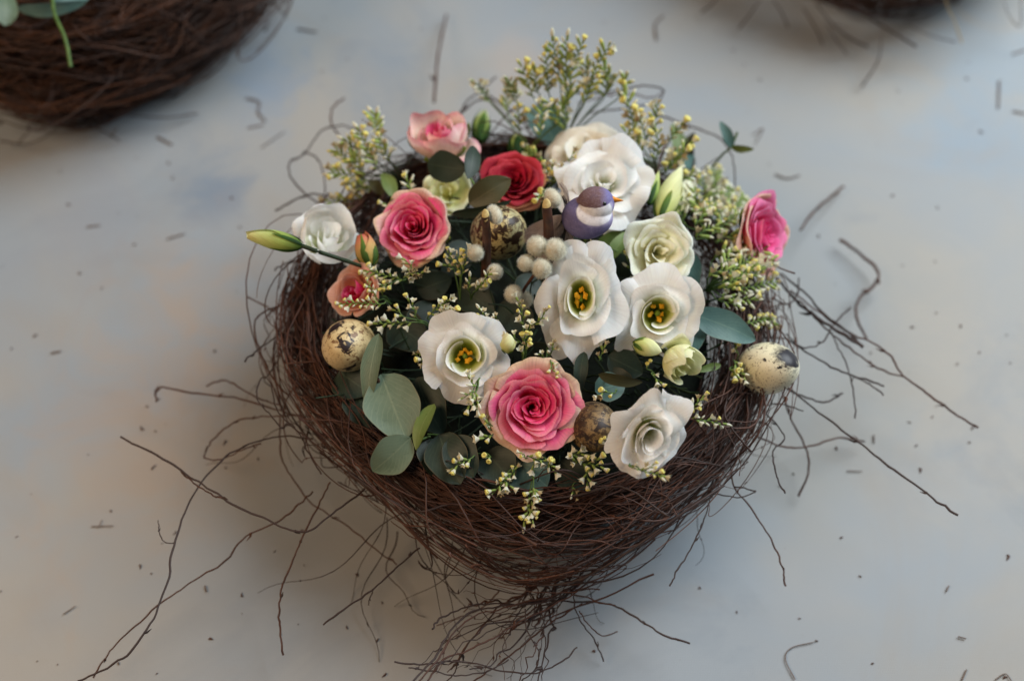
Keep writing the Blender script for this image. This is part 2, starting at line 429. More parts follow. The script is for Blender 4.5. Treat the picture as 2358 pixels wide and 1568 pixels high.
def build_nest(center, scale, n_part, n_stuff, n_loop, label, matkey, k=4, knots=1, extra=None, sc_r=1.0, low=13, shag=0.0):
    root = empty('twig_nest', loc=center)
    tagit(root, label, 'nest')
    B = Batch()
    for i in range(n_stuff):
        P = woven_twig(20, rng.uniform(0, shag), scale, i % low == 0); r = .00034 * math.exp(rng.normal(0, .32)) * sc_r
        b = twig_path(P, r, 4 if k > 3 else 3, 1 if rng.random() < .3 else 0)
        for V, F in zip(b.V, b.F): pass
        B.add(np.concatenate(b.V), np.concatenate(b.F))
    o = obj('woven_twigs', B.mesh('woven_twigs', M[matkey]), root); o['kind'] = 'stuff'
    for i in range(n_part):
        if i < n_loop: P = loop_twig(26, scale); r = rng.uniform(.00022, .00042)
        else: P = woven_twig(26, rng.uniform(0, .013), scale); r = rng.uniform(.00035, .00065)
        b = twig_path(P, r * sc_r, 5, knots + int(rng.integers(0, 3)))
        obj('twig', b.mesh('twig', M[matkey if rng.random() < .7 else 'twig_dk']), root)
    return root
nest = build_nest((0, 0, 0), 1.0, 270, 980, 130, 'brown twig nest in the middle, filled with pink and white flowers', 'twig', shag=.005, low=11)

# strays: (points in the photo, height at first and last point, radius in photo pixels, shade)
STR = [
 ([(180,1568),(240,1540),(300,1500),(350,1430),(385,1340),(402,1250),(440,1150),(500,1070),(560,1030),(650,1005),(720,1010)], .045,.05, 3.4,1),
 ([(402,1250),(380,1248),(368,1228),(364,1198)], .045,.045, 1.8,1),
 ([(278,1005),(370,1055),(440,1098),(510,1145),(600,1190),(680,1222),(720,1218),(770,1180),(840,1125)], .055,.06, 3.4,1),
 ([(408,1078),(450,1115),(490,1140),(522,1148)], .055,.057, 2.6,0),
 ([(360,925),(358,902),(380,893),(450,905),(560,920),(640,945),(700,960)], .014,.04, 3.0,0),
 ([(475,890),(510,875),(545,888),(590,915),(650,935)], .02,.04, 2.6,0),
 ([(474,1040),(485,1018),(520,985),(560,965),(640,958),(700,960)], .02,.04, 2.6,0),
 ([(474,1040),(472,1055),(510,1056),(560,1036),(600,1020)], .02,.045, 2.2,0),
 ([(740,1090),(712,1045),(690,1000),(662,976),(648,985),(618,950),(594,922),(592,895),(606,868),(624,885),(634,935),(650,960),(680,985)], .06,.065, 2.4,1),
 ([(645,960),(645,1010),(650,1060),(680,1110),(720,1160),(800,1210),(860,1260),(914,1298)], .03,.012, 2.6,0),
 ([(652,1508),(645,1450),(643,1400),(650,1350),(670,1300),(700,1230),(740,1150),(760,1110)], .02,.05, 3.0,0),
 ([(742,1437),(800,1397),(860,1355),(910,1310),(965,1260)], .035,.04, 3.0,1),
 ([(860,1355),(852,1375),(848,1394)], .035,.03, 1.8,1),
 ([(720,1130),(690,1160),(640,1200),(560,1240),(520,1290),(440,1340),(370,1390),(290,1460),(245,1510),(215,1560)], .04,.012, 2.8,0),
 ([(950,1568),(1000,1515),(1035,1455),(1080,1412),(1150,1395),(1240,1388),(1300,1370)], .05,.03, 3.2,1),
 ([(965,1568),(1010,1515),(1042,1460),(1090,1420),(1150,1402),(1240,1380),(1310,1360)], .05,.03, 2.6,0),
 ([(985,1568),(1020,1520),(1070,1500),(1130,1470),(1200,1430),(1290,1385),(1360,1340)], .045,.03, 3.0,0),
 ([(908,1523),(960,1531),(1030,1522),(1090,1527),(1160,1545),(1230,1548),(1290,1525),(1330,1490)], .045,.035, 2.8,1),
 ([(940,1535),(1000,1545),(1060,1555),(1120,1545),(1170,1520)], .045,.035, 2.4,1),
 ([(995,1447),(1012,1425),(1060,1402),(1120,1390),(1180,1390),(1260,1378),(1340,1340)], .04,.03, 2.8,1),
 ([(1588,1480),(1530,1462),(1470,1425),(1410,1393),(1340,1385),(1250,1385),(1180,1400)], .02,.02, 3.2,1),
 ([(1210,1400),(1213,1450),(1240,1500),(1232,1540),(1200,1568)], .04,.03, 2.2,1),
 ([(1340,1390),(1280,1425),(1210,1480),(1150,1528),(1090,1568)], .02,.02, 2.6,0),
 ([(1388,1522),(1372,1480),(1345,1440),(1325,1405),(1320,1370)], .004,.03, 2.2,1),
 ([(1420,1455),(1385,1462),(1352,1435),(1335,1405)], .006,.03, 2.0,0),
 ([(1150,1360),(1110,1400),(1060,1420),(1005,1440)], .01,.01, 2.0,0),
 ([(1542,1350),(1560,1312),(1595,1255),(1625,1185),(1640,1120),(1650,1050)], .05,.05, 2.4,1),
 ([(1808,1350),(1800,1300),(1770,1232),(1722,1160),(1690,1120),(1680,1050)], .02,.05, 2.6,0),
 ([(1806,1135),(1790,1100),(1780,1060),(1784,1032),(1806,1010),(1790,980),(1760,950),(1735,920)], .055,.055, 2.6,1),
 ([(2204,1186),(2150,1147),(2050,1075),(1980,1020),(1900,960),(1840,912),(1800,880)], .05,.045, 3.4,1),
 ([(2252,985),(2200,952),(2130,902),(2080,865),(2050,820),(2010,790),(1950,762),(1880,715),(1820,668)], .03,.05, 3.2,0),
 ([(2085,868),(2030,852),(1975,815),(1930,780),(1890,745),(1840,690)], .03,.05, 2.8,0),
 ([(2036,888),(1985,872),(1930,852),(1870,818),(1810,782),(1760,775)], .04,.05, 3.0,1),
 ([(1990,800),(1930,762),(1880,728),(1830,690),(1790,640)], .045,.05, 5.0,1),
 ([(1985,795),(1940,755),(1900,725),(1850,672),(1800,630)], .045,.05, 3.6,1),
 ([(1970,963),(1965,900),(1950,840),(1930,800),(1915,765)], .04,.045, 2.4,1),
 ([(1935,552),(1975,580),(2020,622),(2016,652),(1978,690),(1972,730),(1996,780)], .008,.012, 4.5,0),
 ([(1960,708),(1925,740),(1892,788),(1850,800),(1810,770)], .04,.05, 2.6,1),
 ([(2036,910),(2000,882),(1955,862)], .04,.04, 2.4,1),
 ([(1840,1142),(1862,1080),(1852,1020),(1820,960),(1800,900)], .006,.03, 3.2,0),
 ([(1992,1016),(1930,1008),(1860,1028),(1800,1028),(1730,1000)], .006,.03, 3.2,0),
 ([(1940,905),(1900,925),(1850,912),(1800,890)], .03,.04, 3.0,1),
 ([(1000,235),(1005,160),(1014,100),(1028,36)], .03,.006, 4.2,0),
 ([(792,225),(765,252),(765,290),(790,322),(820,345)], .04,.05, 2.8,0),
 ([(635,486),(672,465),(712,448),(760,452)], .045,.05, 3.0,1),
 ([(735,470),(695,440),(668,405),(670,372),(704,352),(740,302),(790,290),(840,305)], .05,.05, 2.8,1),
 ([(704,352),(730,365),(745,400),(748,440),(740,470)], .05,.05, 2.4,1),
 ([(1942,430),(1912,456),(1872,490),(1842,530)], .004,.02, 4.0,0),
 ([(1300,215),(1370,215),(1430,208),(1480,198),(1528,208),(1505,238),(1430,250),(1360,262)], .07,.06, 2.8,1),
 ([(1330,240),(1390,222),(1440,215),(1500,225),(1530,212)], .06,.06, 2.2,0),
 ([(1060,260),(1078,232),(1110,205),(1142,178)], .05,.05, 3.0,1),
 ([(1045,275),(1100,232),(1130,235),(1165,270),(1200,300)], .06,.06, 3.0,1),
 ([(1120,215),(1180,260),(1210,290),(1230,330)], .05,.06, 3.0,1),
 ([(1500,262),(1560,280),(1610,298),(1660,322),(1688,368),(1692,430)], .05,.055, 2.6,1),
 ([(563,832),(600,800),(645,772),(690,760)], .06,.06, 2.6,1),
 ([(570,684),(620,710),(665,735),(700,770)], .05,.05, 2.4,0),
 ([(662,910),(625,865),(598,810),(586,750),(600,725),(650,705),(700,720)], .055,.06, 3.0,0),
 ([(632,622),(660,606),(690,604),(730,620)], .06,.06, 2.6,1),
 ([(700,620),(668,650),(655,700),(680,740)], .055,.06, 2.4,0),
 ([(1110,1180),(1000,1230),(960,1240),(900,1200)], .05,.05, 2.0,0),
 ([(1690,1120),(1740,1130),(1700,1145),(1640,1135)], .05,.05, 2.2,1),
 ([(1745,1000),(1760,940),(1800,930),(1850,945)], .04,.05, 2.2,1),
 ([(1840,640),(1835,680),(1812,700),(1780,690)], .05,.055, 2.6,1),
 ([(1370,1160),(1450,1120),(1530,1140),(1560,1190)], .078,.07, 2.4,0),
 ([(1330,1140),(1390,1125),(1440,1145),(1455,1200)], .08,.07, 2.2,0),
]
for pts, z0, z1, r, sh in STR:
    n = len(pts); P3 = [onz(x, y, z0 + (z1 - z0) * i / (n - 1)) for i, (x, y) in enumerate(pts)]
    P = smooth(P3, max(14, 6 * n))
    P += np.array([[noise.noise(Vector((q * 9.0 + r * 31, z0 * 900, c * 7.3))) * .0007 for c in range(3)] for q in np.linspace(0, n / 3, len(P))])
    P[:, 2] = np.maximum(P[:, 2], .0008)
    b = twig_path(P, r * .82 * mpp(P3[0]), 6, 1 + n // 6, .8)
    obj('twig', b.mesh('twig', M['twig_dk' if sh else 'twig']), nest)
# the dense tail of twigs trailing from the foot to the lower edge of the picture
for i in range(22):
    a = (1330 + rng.normal(0, 75), 1320 + rng.normal(0, 25)); m = (1255 + rng.normal(0, 45), 1392 + rng.normal(0, 16))
    q = rng.uniform(0, 1); e = (930 + 330 * q + rng.normal(0, 20), 1575 - rng.uniform(0, 90) * (1 - q))
    if i % 4 == 0: e = (1050 + rng.normal(0, 60), 1440 + rng.normal(0, 30))
    m2 = ((m[0] + e[0]) / 2 + rng.normal(0, 22), (m[1] + e[1]) / 2 - 12 + rng.normal(0, 14))
    z = [.03, .012 + rng.uniform(0, .02), .02 + rng.uniform(0, .02), .02 + rng.uniform(0, .03)]
    P = smooth([onz(x, y, zz) for (x, y), zz in zip((a, m, m2, e), z)], 26)
    P += np.array([[noise.noise(Vector((k_ * .35 + i * 9, i, c * 7.3))) * .0022 for c in range(3)] for k_ in range(26)]) * 1.6
    b = twig_path(P, .00034 * math.exp(rng.normal(0, .35)), 5, 3, .4)
    obj('twig', b.mesh('twig', M['twig_dk' if i % 2 else 'twig']), nest)
# random hairs of the nest lying around its foot, low and thin
B = Batch()
for i in range(52):
    th = rng.uniform(0, 2 * PI); r0 = .105; n = 16; t = np.linspace(0, 1, n)
    L = rng.uniform(.02, .075) * (1.25 if 3.4 < th < 5.2 else .8)
    a = th + rng.normal(0, .6) + rng.normal(0, 1.6) * t + .45 * np.sin(t * rng.uniform(4, 12) + rng.uniform(0, 6))
    P = np.zeros((n, 3)); P[0] = (r0 * math.cos(th), r0 * math.sin(th), rng.uniform(.01, .05))
    for j in range(1, n): P[j] = P[j - 1] + np.array([math.cos(a[j]), math.sin(a[j]), 0]) * L / n
    P[:, 2] = np.maximum(P[0, 2] * (1 - t * rng.uniform(.5, 1.3)), .001)
    b = twig_path(P, rng.uniform(.0002, .0004), 4, 1); B.add(np.concatenate(b.V), np.concatenate(b.F))
o = obj('loose_twig_ends', B.mesh('loose_twig_ends', M['twig_dk']), nest); o['kind'] = 'stuff'

# background nests
def px_c(px, py, z): p = onz(px, py, z); return (p.x, p.y, 0)
nl = build_nest(px_c(205, -92, .035), 1.16, 130, 2600, 85, 'dark brown twig nest cut off by the top left corner', 'twig_bg', 3, 1, sc_r=1.6, low=3, shag=.008)
nr = build_nest(px_c(1965, -296, .035), 1.16, 130, 2400, 95, 'twig nest showing only its lower edge at the top right', 'twig_bg', 3, 1, sc_r=1.4, low=3, shag=.008)
def stray_on(root, pts, z0, z1, r, key='twig_dk', nm='twig'):
    P3 = [onz(x, y, z0 + (z1 - z0) * i / (len(pts) - 1)) for i, (x, y) in enumerate(pts)]
    b = twig_path(smooth(P3, 6 * len(pts)) - np.array(root.location), r * .5 * mpp(P3[0]), 6, 0)
    return obj(nm, b.mesh(nm, M[key]), root)
for a in [([(0,325),(60,332),(110,312),(145,280)], .01,.03, 3.5), ([(455,262),(380,272),(300,266),(230,260)], .006,.02, 4),
          ([(40,332),(70,300),(90,280)], .01, .02, 3), ([(275,325),(240,305),(200,290)], .006,.02, 4), ([(660,45),(640,20),(600,0)], .03,.04, 3), ([(590,120),(640,60),(660,20),(640,-20)], .03,.04, 2.5)]:
    stray_on(nl, *a)
for a in [([(1985,200),(2022,140),(2030,85)], .004,.02, 5), ([(2110,108),(2060,78),(2000,40),(1960,0)], .02,.03, 6), ([(2000,110),(1960,90),(1920,60),(1880,10)], .01,.02, 5),
          ([(1895,105),(1880,70),(1850,20)], .006,.02, 4), ([(1815,65),(1800,30),(1780,0)], .006,.02, 4), ([(1700,68),(1730,30),(1750,0)], .006,.02, 4),
          ([(2200,98),(2150,85),(2090,60)], .02,.03, 3), ([(1950,125),(1930,100),(1900,50)], .006,.02, 4), ([(2350,-10),(2350,60),(2325,40),(2310,0)], .02,.03, 3), ([(1614,30),(1640,10),(1660,-20)], .006,.02, 5)]:
    stray_on(nr, *a)
stray_on(nr, [(2215,100),(2200,55),(2180,10),(2170,-40)], .02, .05, 4, 'f_tan', 'dry_stalk')

# ------------------------------------------------------------------ dark foam added to blacken the nest interiors, and dark stems deep inside
def lathe(prof, k, mat, name, uvs=True):
    V = []; F = []; uv = []
    for j, (r, z) in enumerate(prof):
        for i in range(k):
            a = 2 * PI * i / k; V.append((r * math.cos(a), r * math.sin(a), z)); uv.append((i / k, j / (len(prof) - 1)))
    for j in range(len(prof) - 1):
        for i in range(k):
            F.append((j * k + i, j * k + (i + 1) % k, (j + 1) * k + (i + 1) % k, (j + 1) * k + i))
    return mesh(name, V, F, mat, uv=uv)
fm = obj('added_dark_foam', lathe([(0, .003), (.085, .004), (.088, .02), (.088, .05), (.075, .062), (.04, .07), (0, .072)], 40, M['foam'], 'added_dark_foam'))  # added core: covers the cloth so gaps between flowers stay black
tagit(fm, 'dark foam added deep inside the middle nest to hide the cloth and blacken the gaps', 'added dark foam')
for nn_, lab in ((nl, 'dark foam added inside the top left nest to blacken its interior'),):
    f2 = obj('added_dark_foam', fm.data, loc=nn_.location); f2.scale = (1.12, 1.12, 1.0); tagit(f2, lab, 'added dark foam')  # added here too, so no cloth shows and the inside reads black
B = Batch()
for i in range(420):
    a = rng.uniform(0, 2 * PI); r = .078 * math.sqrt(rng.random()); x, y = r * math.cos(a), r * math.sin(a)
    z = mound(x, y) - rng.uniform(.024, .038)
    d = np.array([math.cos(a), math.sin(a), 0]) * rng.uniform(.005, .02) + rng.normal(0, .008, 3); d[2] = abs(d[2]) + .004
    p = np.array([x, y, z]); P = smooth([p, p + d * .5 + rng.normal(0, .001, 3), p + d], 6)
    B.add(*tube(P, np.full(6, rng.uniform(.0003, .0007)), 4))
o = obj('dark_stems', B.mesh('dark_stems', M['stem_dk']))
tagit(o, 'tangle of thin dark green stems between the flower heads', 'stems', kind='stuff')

# ------------------------------------------------------------------ petals
def petal(Rr, Zt, th, wid, curl, drop, spiral, ruffle, seed, nu=15, nv=13, tl=.62, edge=.28, point=0., claw=.35, rexp=2.2, wr=1.0, zexp=1.25, und=0., roll=0.):
    V = []; uv = []; F = []
    rnd = random.Random(seed); ph = rnd.uniform(0, 6.28); kf = rnd.uniform(2.5, 4.5); so = rnd.uniform(0, 50)
    sk = rnd.uniform(-.12, .12)
    for j in range(nv):
        v = j / (nv - 1)
        for i in range(nu):
            u = -1 + 2 * i / (nu - 1)
            e = 1 - edge * abs(u) ** 2.6 + sk * u * .6 + point * max(0, 1 - abs(u) * 2.2)
            e += .03 * math.sin(kf * 1.7 * u + ph * 2) + .010 * math.sin(13 * u + ph) + .022 * noise.noise(Vector((u * 7 + so, so, 3)))
            t = v * e
            q = max(0, (t - tl) / (1 - tl))
            tt = min(t, 1.0)
            r = Rr * (1 - (1 - tt) ** rexp) * (1 + spiral * u) + curl * q ** 1.7
            z = Zt * t ** zexp - drop * q ** 2.1
            w_ = wid * (claw + (1 - claw) * min(1, t * 1.7))
            a = th + u * w_
            r += ruffle * q * math.sin(kf * u * 1.7 + ph) + ruffle * .4 * q * math.sin(9 * u + ph * 3)
            z += ruffle * .8 * q * math.cos(kf * u * 1.3 + ph * 1.7)
            if und:
                z += und * q ** 1.2 * math.sin(2.4 * u + ph * 3) + und * .45 * q ** 2 * math.sin(6.3 * u + ph * 5)
                r += und * .35 * q * math.sin(4.1 * u + ph * 2)
            if roll:
                e2 = max(0, (v - .80) / .20); z -= roll * e2 * e2; r += roll * .25 * e2 * (1 - e2)
            nz = noise.noise(Vector((u * 1.4 + so, v * 1.6, so))) * .06 * Rr * wr * t
            nz += noise.noise(Vector((u * 4 + so, v * 4, so + 9))) * .018 * Rr * wr * t
            r += nz
            V.append((r * math.cos(a), r * math.sin(a), z + nz * .5)); uv.append((u * .5 + .5, v))
    for j in range(nv - 1):
        for i in range(nu - 1):
            F.append((j * nu + i, j * nu + i + 1, (j + 1) * nu + i + 1, (j + 1) * nu + i))
    return V, F, uv
def put_petal(root, mat, *a, name='petal', **k):
    V, F, uv = petal(*a, **k)
    return obj(name, mesh(name, V, F, mat, uv=uv), root)

def head(name, px, py, lift, rpx, ax, spin, hfac):
    c = pt(px, py, lift); R_ = rpx * mpp(c); A = view_axis(*ax)
    H = R_ * hfac
    return empty(name, frame(c - A * H * .8, A, spin)), R_, H
def stem_for(root, R_, L=.03, mat='stem_dk', r=.0011):
    P = smooth([(0, 0, R_ * .1), (0, 0, -L * .5), (.002, 0, -L)], 6)
    obj('stem', mesh('stem', *tube(P, np.full(6, r), 7), M[mat]), root)
def sepals(root, R_, n, L, w_, mat, r0=.3, drop=.0, seed=0, spread=1.0):
    for i in range(n):
        put_petal(root, mat, R_ * spread, L, 2 * PI * i / n + seed, w_, R_ * .25, drop, 0, R_ * .02, seed * 31 + i, nu=7, nv=9, edge=.0, claw=1.0, point=.0, name='sepal', rexp=1.6) if False else None
        V = []; uv = []; F = []; nu, nv = 5, 9; a0 = 2 * PI * i / n + seed
        for j in range(nv):
            v = j / (nv - 1); ww = w_ * math.sin(PI * min(1, .18 + v * .82)) ** .8 * (1 - v * .35)
            rr = R_ * r0 + (R_ * spread - R_ * r0) * math.sin(v * PI * .55)
            for q in range(nu):
                u = -1 + q / 2
                V.append(((rr + .0006 * (1 - u * u) - .0004) * math.cos(a0 + u * ww), (rr + .0006 * (1 - u * u)) * math.sin(a0 + u * ww), L * v - drop * v * v)); uv.append((u * .5 + .5, v))
        for j in range(nv - 1):
            for q in range(nu - 1): F.append((j * nu + q, j * nu + q + 1, (j + 1) * nu + q + 1, (j + 1) * nu + q))
        obj('sepal', mesh('sepal', V, F, mat, uv=uv), root)

def rose(px, py, lift, rpx, ax, label, n=38, hf=.85, spin=0, mats=('rose_heart', 'rose_mid', 'rose_out'), nout=6, seed=1, cup=1.0, flare=.34, cat='rose', inner_r=.035, sep=False, maxw=1.5, heartfrac=.45, group='pink roses', name='rose', closed=False, tipo=.05):
    root, Rm, H = head(name, px, py, lift, rpx, ax, spin, hf)
    tagit(root, label, cat, group)
    rnd = random.Random(seed)
    for i in range(n):
        ni = n - nout
        th = i * 2.39996 + rnd.uniform(-.45, .45)
        if i < ni:
            g = (i + .5) / ni
            Rr = Rm * (inner_r + .68 * g ** .9) * rnd.uniform(.93, 1.07)
            Zt = H * (1.02 - .20 * g ** 2) * (.93 + rnd.uniform(-.07, .07)) - (H * .06 if g < .3 else 0)
            wid = maxw - (maxw - .9) * g ** .6
            mt = mats[0] if g < heartfrac else mats[1]
            put_petal(root, M[mt], Rr, Zt, th, wid * rnd.uniform(.8, 1.15), Rm * (.04 + .17 * g ** 1.3) * cup * rnd.uniform(.7, 1.2), H * .10 * g, rnd.uniform(.04, .24), Rm * .008, seed * 100 + i, tl=.66, nu=17, nv=15, edge=.17, rexp=2.6, und=min(H, Rm) * (.03 + .05 * g), roll=min(H, Rm) * .06)
        elif closed and i < n - 2:
            put_petal(root, M[mats[2]], Rm * rnd.uniform(.84, .92), H * rnd.uniform(.82, .95), th, 1.15, -Rm * rnd.uniform(.05, .22), 0, rnd.uniform(-.03, .10), Rm * .02, seed * 100 + i, tl=.5, nu=21, nv=17, edge=.24, point=tipo, und=Rm * .05, roll=0, rexp=2.2)
        else:
            g = (i - ni) / max(1, nout - 1)
            put_petal(root, M[mats[2]], Rm * (.76 + .10 * g), H * (.84 - .22 * g) * (.7 if closed else 1), th, .98 * rnd.uniform(.9, 1.1), Rm * flare * rnd.uniform(.6, 1.05), H * .12 * rnd.uniform(.4, 1), rnd.uniform(-.05, .08), Rm * .02, seed * 100 + i, tl=.6, nu=21, nv=17, edge=.20, point=.05, und=min(H, Rm) * .09, roll=min(H, Rm) * .09)
    stem_for(root, Rm)
    if sep: sepals(root, Rm, 5, H * .55, .28, M['sepal'], .12, seed=seed, spread=.95)
    return root

def lis(px, py, lift, rpx, ax, label, hf=.75, spin=0, seed=1, mat='white', stam=5, sq=1.0, inner=.30, flare=.42, cat='flower', closed=False, group='white lisianthus blooms', name='lisianthus', layers=(3, 4, 5), point=.04):
    root, Rm, H = head(name, px, py, lift, rpx, ax, spin, hf)
    root.matrix_world = root.matrix_world @ Matrix.Rotation(-spin, 4, 'Z') @ Matrix.Diagonal((sq if sq < 1 else 1, 1 / sq if sq > 1 else 1, 1, 1)) @ Matrix.Rotation(spin, 4, 'Z')
    tagit(root, label, cat, group)
    rnd = random.Random(seed * 7); nl_ = len(layers); c_ = 0
    for li, cnt in enumerate(layers):
        g = li / (nl_ - 1); off = rnd.uniform(0, 6)
        for i in range(cnt):
            th = off + i * 2 * PI / cnt + rnd.uniform(-.18, .18)
            Rr = Rm * (inner + (.62 - inner) * g) * rnd.uniform(.88, 1.10)
            Zt = H * (1.0 - .26 * g) * rnd.uniform(.93, 1.05)
            wid = PI / cnt * (1.62 if li == 0 else 1.6)
            mt = 'white_throat' if (mat == 'white' and li == 0 and stam) else mat
            put_petal(root, M[mt], Rr, Zt, th, wid, Rm * (.05 + flare * g ** 1.2) * rnd.uniform(.78, 1.08), H * (.02 + .25 * g ** 1.5) * rnd.uniform(.2, 1.2), rnd.uniform(.10, .26) - .10 * g, Rm * (.008 + .015 * g), seed * 100 + c_, und=min(H, Rm * .8) * (.05 + .16 * g), roll=min(H, Rm * .8) * (.02 + .05 * g),
                      tl=.52, nu=25, nv=17, edge=.12, point=point * g, rexp=2.8, wr=1.2, zexp=1.05, claw=.5)
            c_ += 1
    if stam:
        obj('pistil', lathe([(0, 0), (Rm * .05, H * .1), (Rm * .035, H * .45), (Rm * .07, H * .52), (0, H * .56)], 8, M['throat'], 'pistil'), root)
        for i in range(stam):
            a = i * 2 * PI / stam + rnd.uniform(-.4, .4); rr = Rm * rnd.uniform(.10, .2); z = H * rnd.uniform(.42, .6)
            P = smooth([(rr * .4 * math.cos(a), rr * .4 * math.sin(a), 0), (rr * .9 * math.cos(a), rr * .9 * math.sin(a), z * .6), (rr * math.cos(a), rr * math.sin(a), z)], 6)
            st = obj('stamen', mesh('stamen', *tube(P, np.full(6, Rm * .012), 5), M['throat']), root)
            V = []; F = []; k = 8; tw = rnd.uniform(0, 3)
            for j in range(6):
                q = j / 5; s_ = math.sin(PI * (.08 + .84 * q)) * Rm * .045 * (1 + .35 * math.sin(q * 9 + i))
                for i2 in range(k):
                    b = 2 * PI * i2 / k; lob = 1 + .25 * math.cos(2 * b)
                    lx, ly, lz = (q - .5) * Rm * (.13 + .035 * (i % 3)), s_ * math.cos(b) * lob, s_ * math.sin(b) * .7
                    V.append((rr * math.cos(a) + lx * math.cos(tw) - ly * math.sin(tw), rr * math.sin(a) + lx * math.sin(tw) + ly * math.cos(tw), z + lz + lx * .3))
            for j in range(5):
                for i2 in range(k): F.append((j * k + i2, j * k + (i2 + 1) % k, (j + 1) * k + (i2 + 1) % k, (j + 1) * k + i2))
            F.append(tuple(range(k))[::-1]); F.append(tuple(range(5 * k, 6 * k)))
            obj('anther', mesh('anther', V, F, M['anther']), st)
    stem_for(root, Rm)
    return root

def bud(name, base, tip, wpx, label, mat, sepmat, cat='bud', nsep=4, twist=2.2, fat=.42, z=(0, 0), group=None, seplen=.55, stem=None, ruff=0.08, sepw=.45, tipr=.12):
    b = pt(*base, z[0]); t = pt(*tip, z[1]); L = (t - b).length; Rw = wpx * mpp(b)
    root = empty(name, frame(b, t - b)); tagit(root, label, cat, group)
    for s in range(3):                                    # three furled petals, each over the next
        V = []; F = []; uv = []; nu, nv = 17, 17
        for j in range(nv):
            v = j / (nv - 1)
            pr = (math.sin(PI * min(1, (v ** (fat / .5)) * .93 + .05)) ** .75) * (1 - v * .25) + tipr * v
            for i in range(nu):
                u = i / (nu - 1); a = s * 2.094 + u * 3.0 + v * twist
                rr = Rw * pr * (1.0 - .16 * u + ruff * math.sin(u * 9 + s * 2) * v * .5)
                zz = L * v * (1 - .05 * s - .07 * u)
                V.append((rr * math.cos(a), rr * math.sin(a), zz)); uv.append((u, v))
        for j in range(nv - 1):
            for i in range(nu - 1): F.append((j * nu + i, j * nu + i + 1, (j + 1) * nu + i + 1, (j + 1) * nu + i))
        obj('petal', mesh('petal', V, F, M[mat], uv=uv), root)
    for i in range(nsep):
        a0 = i * 2 * PI / nsep + .4; V = []; F = []; uv = []; nv = 10
        for j in range(nv):
            v = j / (nv - 1); vv = v * seplen
            pr = (math.sin(PI * min(1, (vv ** (fat / .5)) * .93 + .05)) ** .75) * (1 - vv * .25) * 1.06 + .12 * v ** 3
            ww = sepw * (1 - v) ** .7 * (1.0 if v > .05 else .8) + .03
            for q in range(5):
                u = -1 + q / 2; a = a0 + u * ww + vv * twist * .2
                rr = Rw * (pr + .05 * (1 - abs(u)))
                V.append((rr * math.cos(a), rr * math.sin(a), L * vv - .0004)); uv.append((u * .5 + .5, v))
        for j in range(nv - 1):
            for q in range(4): F.append((j * 5 + q, j * 5 + q + 1, (j + 1) * 5 + q + 1, (j + 1) * 5 + q))
        obj('sepal', mesh('sepal', V, F, M[sepmat], uv=uv), root)
    if stem:
        Pw = [b] + [pt(x, y, zz) for x, y, zz in stem]
        inv = root.matrix_world.inverted()
        P = smooth([tuple(inv @ p) for p in Pw], 6 * len(Pw))
        obj('stem', mesh('stem', *tube(P, np.linspace(1.15, 1.0, len(P)) * 4.6 * mpp(b), 7), M['stem_dk']), root)
    return root

# ------------------------------------------------------------------ the roses
rose(1228, 938, .008, 116, (0.02, .02), 'large pink rose with pale outer petals at the front of the nest', n=40, hf=.62, seed=3, flare=.20, nout=8)
rose(948, 520, .006, 92, (-.10, .12), 'pink rose with creamy outer petals between white flower and dark leaves', n=34, hf=.95, seed=5, flare=.16, nout=7, spin=1, sep=True)
rose(1183, 412, .000, 80, (.05, .25), 'deep red rose half hidden behind a eucalyptus leaf', n=32, hf=.8, seed=8, mats=('red_heart', 'red_mid', 'red_out'), flare=.12, nout=4)
rose(1008, 292, .104, 82, (-.22, 1.0), 'pale pink rose seen from the side at the upper left of the heap', n=20, hf=1.3, seed=12, mats=('rose_mid', 'cream_out', 'cream_out'), flare=.34, nout=7, cup=-.6, sep=True, heartfrac=.5, closed=True)
rose(1776, 536, .088, 102, (1.15, .0), 'hot pink rose facing right at the right rim of the nest', n=32, hf=.8, seed=14, mats=('hot_heart', 'hot_mid', 'peach_out'), flare=.16, nout=7, sep=True)
rose(806, 668, .004, 68, (-.6, .15), 'small peach rose with a pink heart just above an egg', n=15, hf=1.15, seed=17, mats=('rose_heart', 'peach_out', 'peach_out'), flare=.26, nout=5, heartfrac=.55, cup=.4)

# ------------------------------------------------------------------ white flowers
lis(1070, 820, .008, 97, (-.02, .0), 'open white flower with orange stamens left of the front rose', hf=.62, seed=2, stam=6, inner=.40, spin=.6, layers=(3, 4, 5))
lis(1338, 685, .010, 132, (-.05, .0), 'tall oval white flower with yellow stamens below the bird', hf=.60, seed=4, stam=5, sq=.72, inner=.34, spin=1.5, layers=(3, 4, 5))
lis(1518, 725, .009, 114, (.05, -.1), 'wide white flower with orange stamens under the greenish rose', hf=.65, seed=6, stam=5, sq=1.32, inner=.38, spin=2.2, layers=(3, 4, 5))
lis(1500, 1004, .112, 124, (.06, -.16), 'white flower with a closed creamy heart at the lower right', hf=.85, seed=9, stam=0, sq=.66, inner=.20, spin=1.1, closed=True, layers=(3, 3, 4, 6), flare=.27, point=0)
lis(1396, 412, .013, 110, (.05, .25), 'largest white flower, its folded petals behind the bird', hf=.75, seed=10, stam=0, inner=.16, spin=2.6, closed=True, layers=(3, 3, 4, 5))
lis(1352, 335, .098, 84, (-.1, .6), 'ivory white flower out of focus behind the largest one', hf=.9, seed=13, stam=0, inner=.12, mat='white_warm', closed=True, layers=(3, 3, 4))
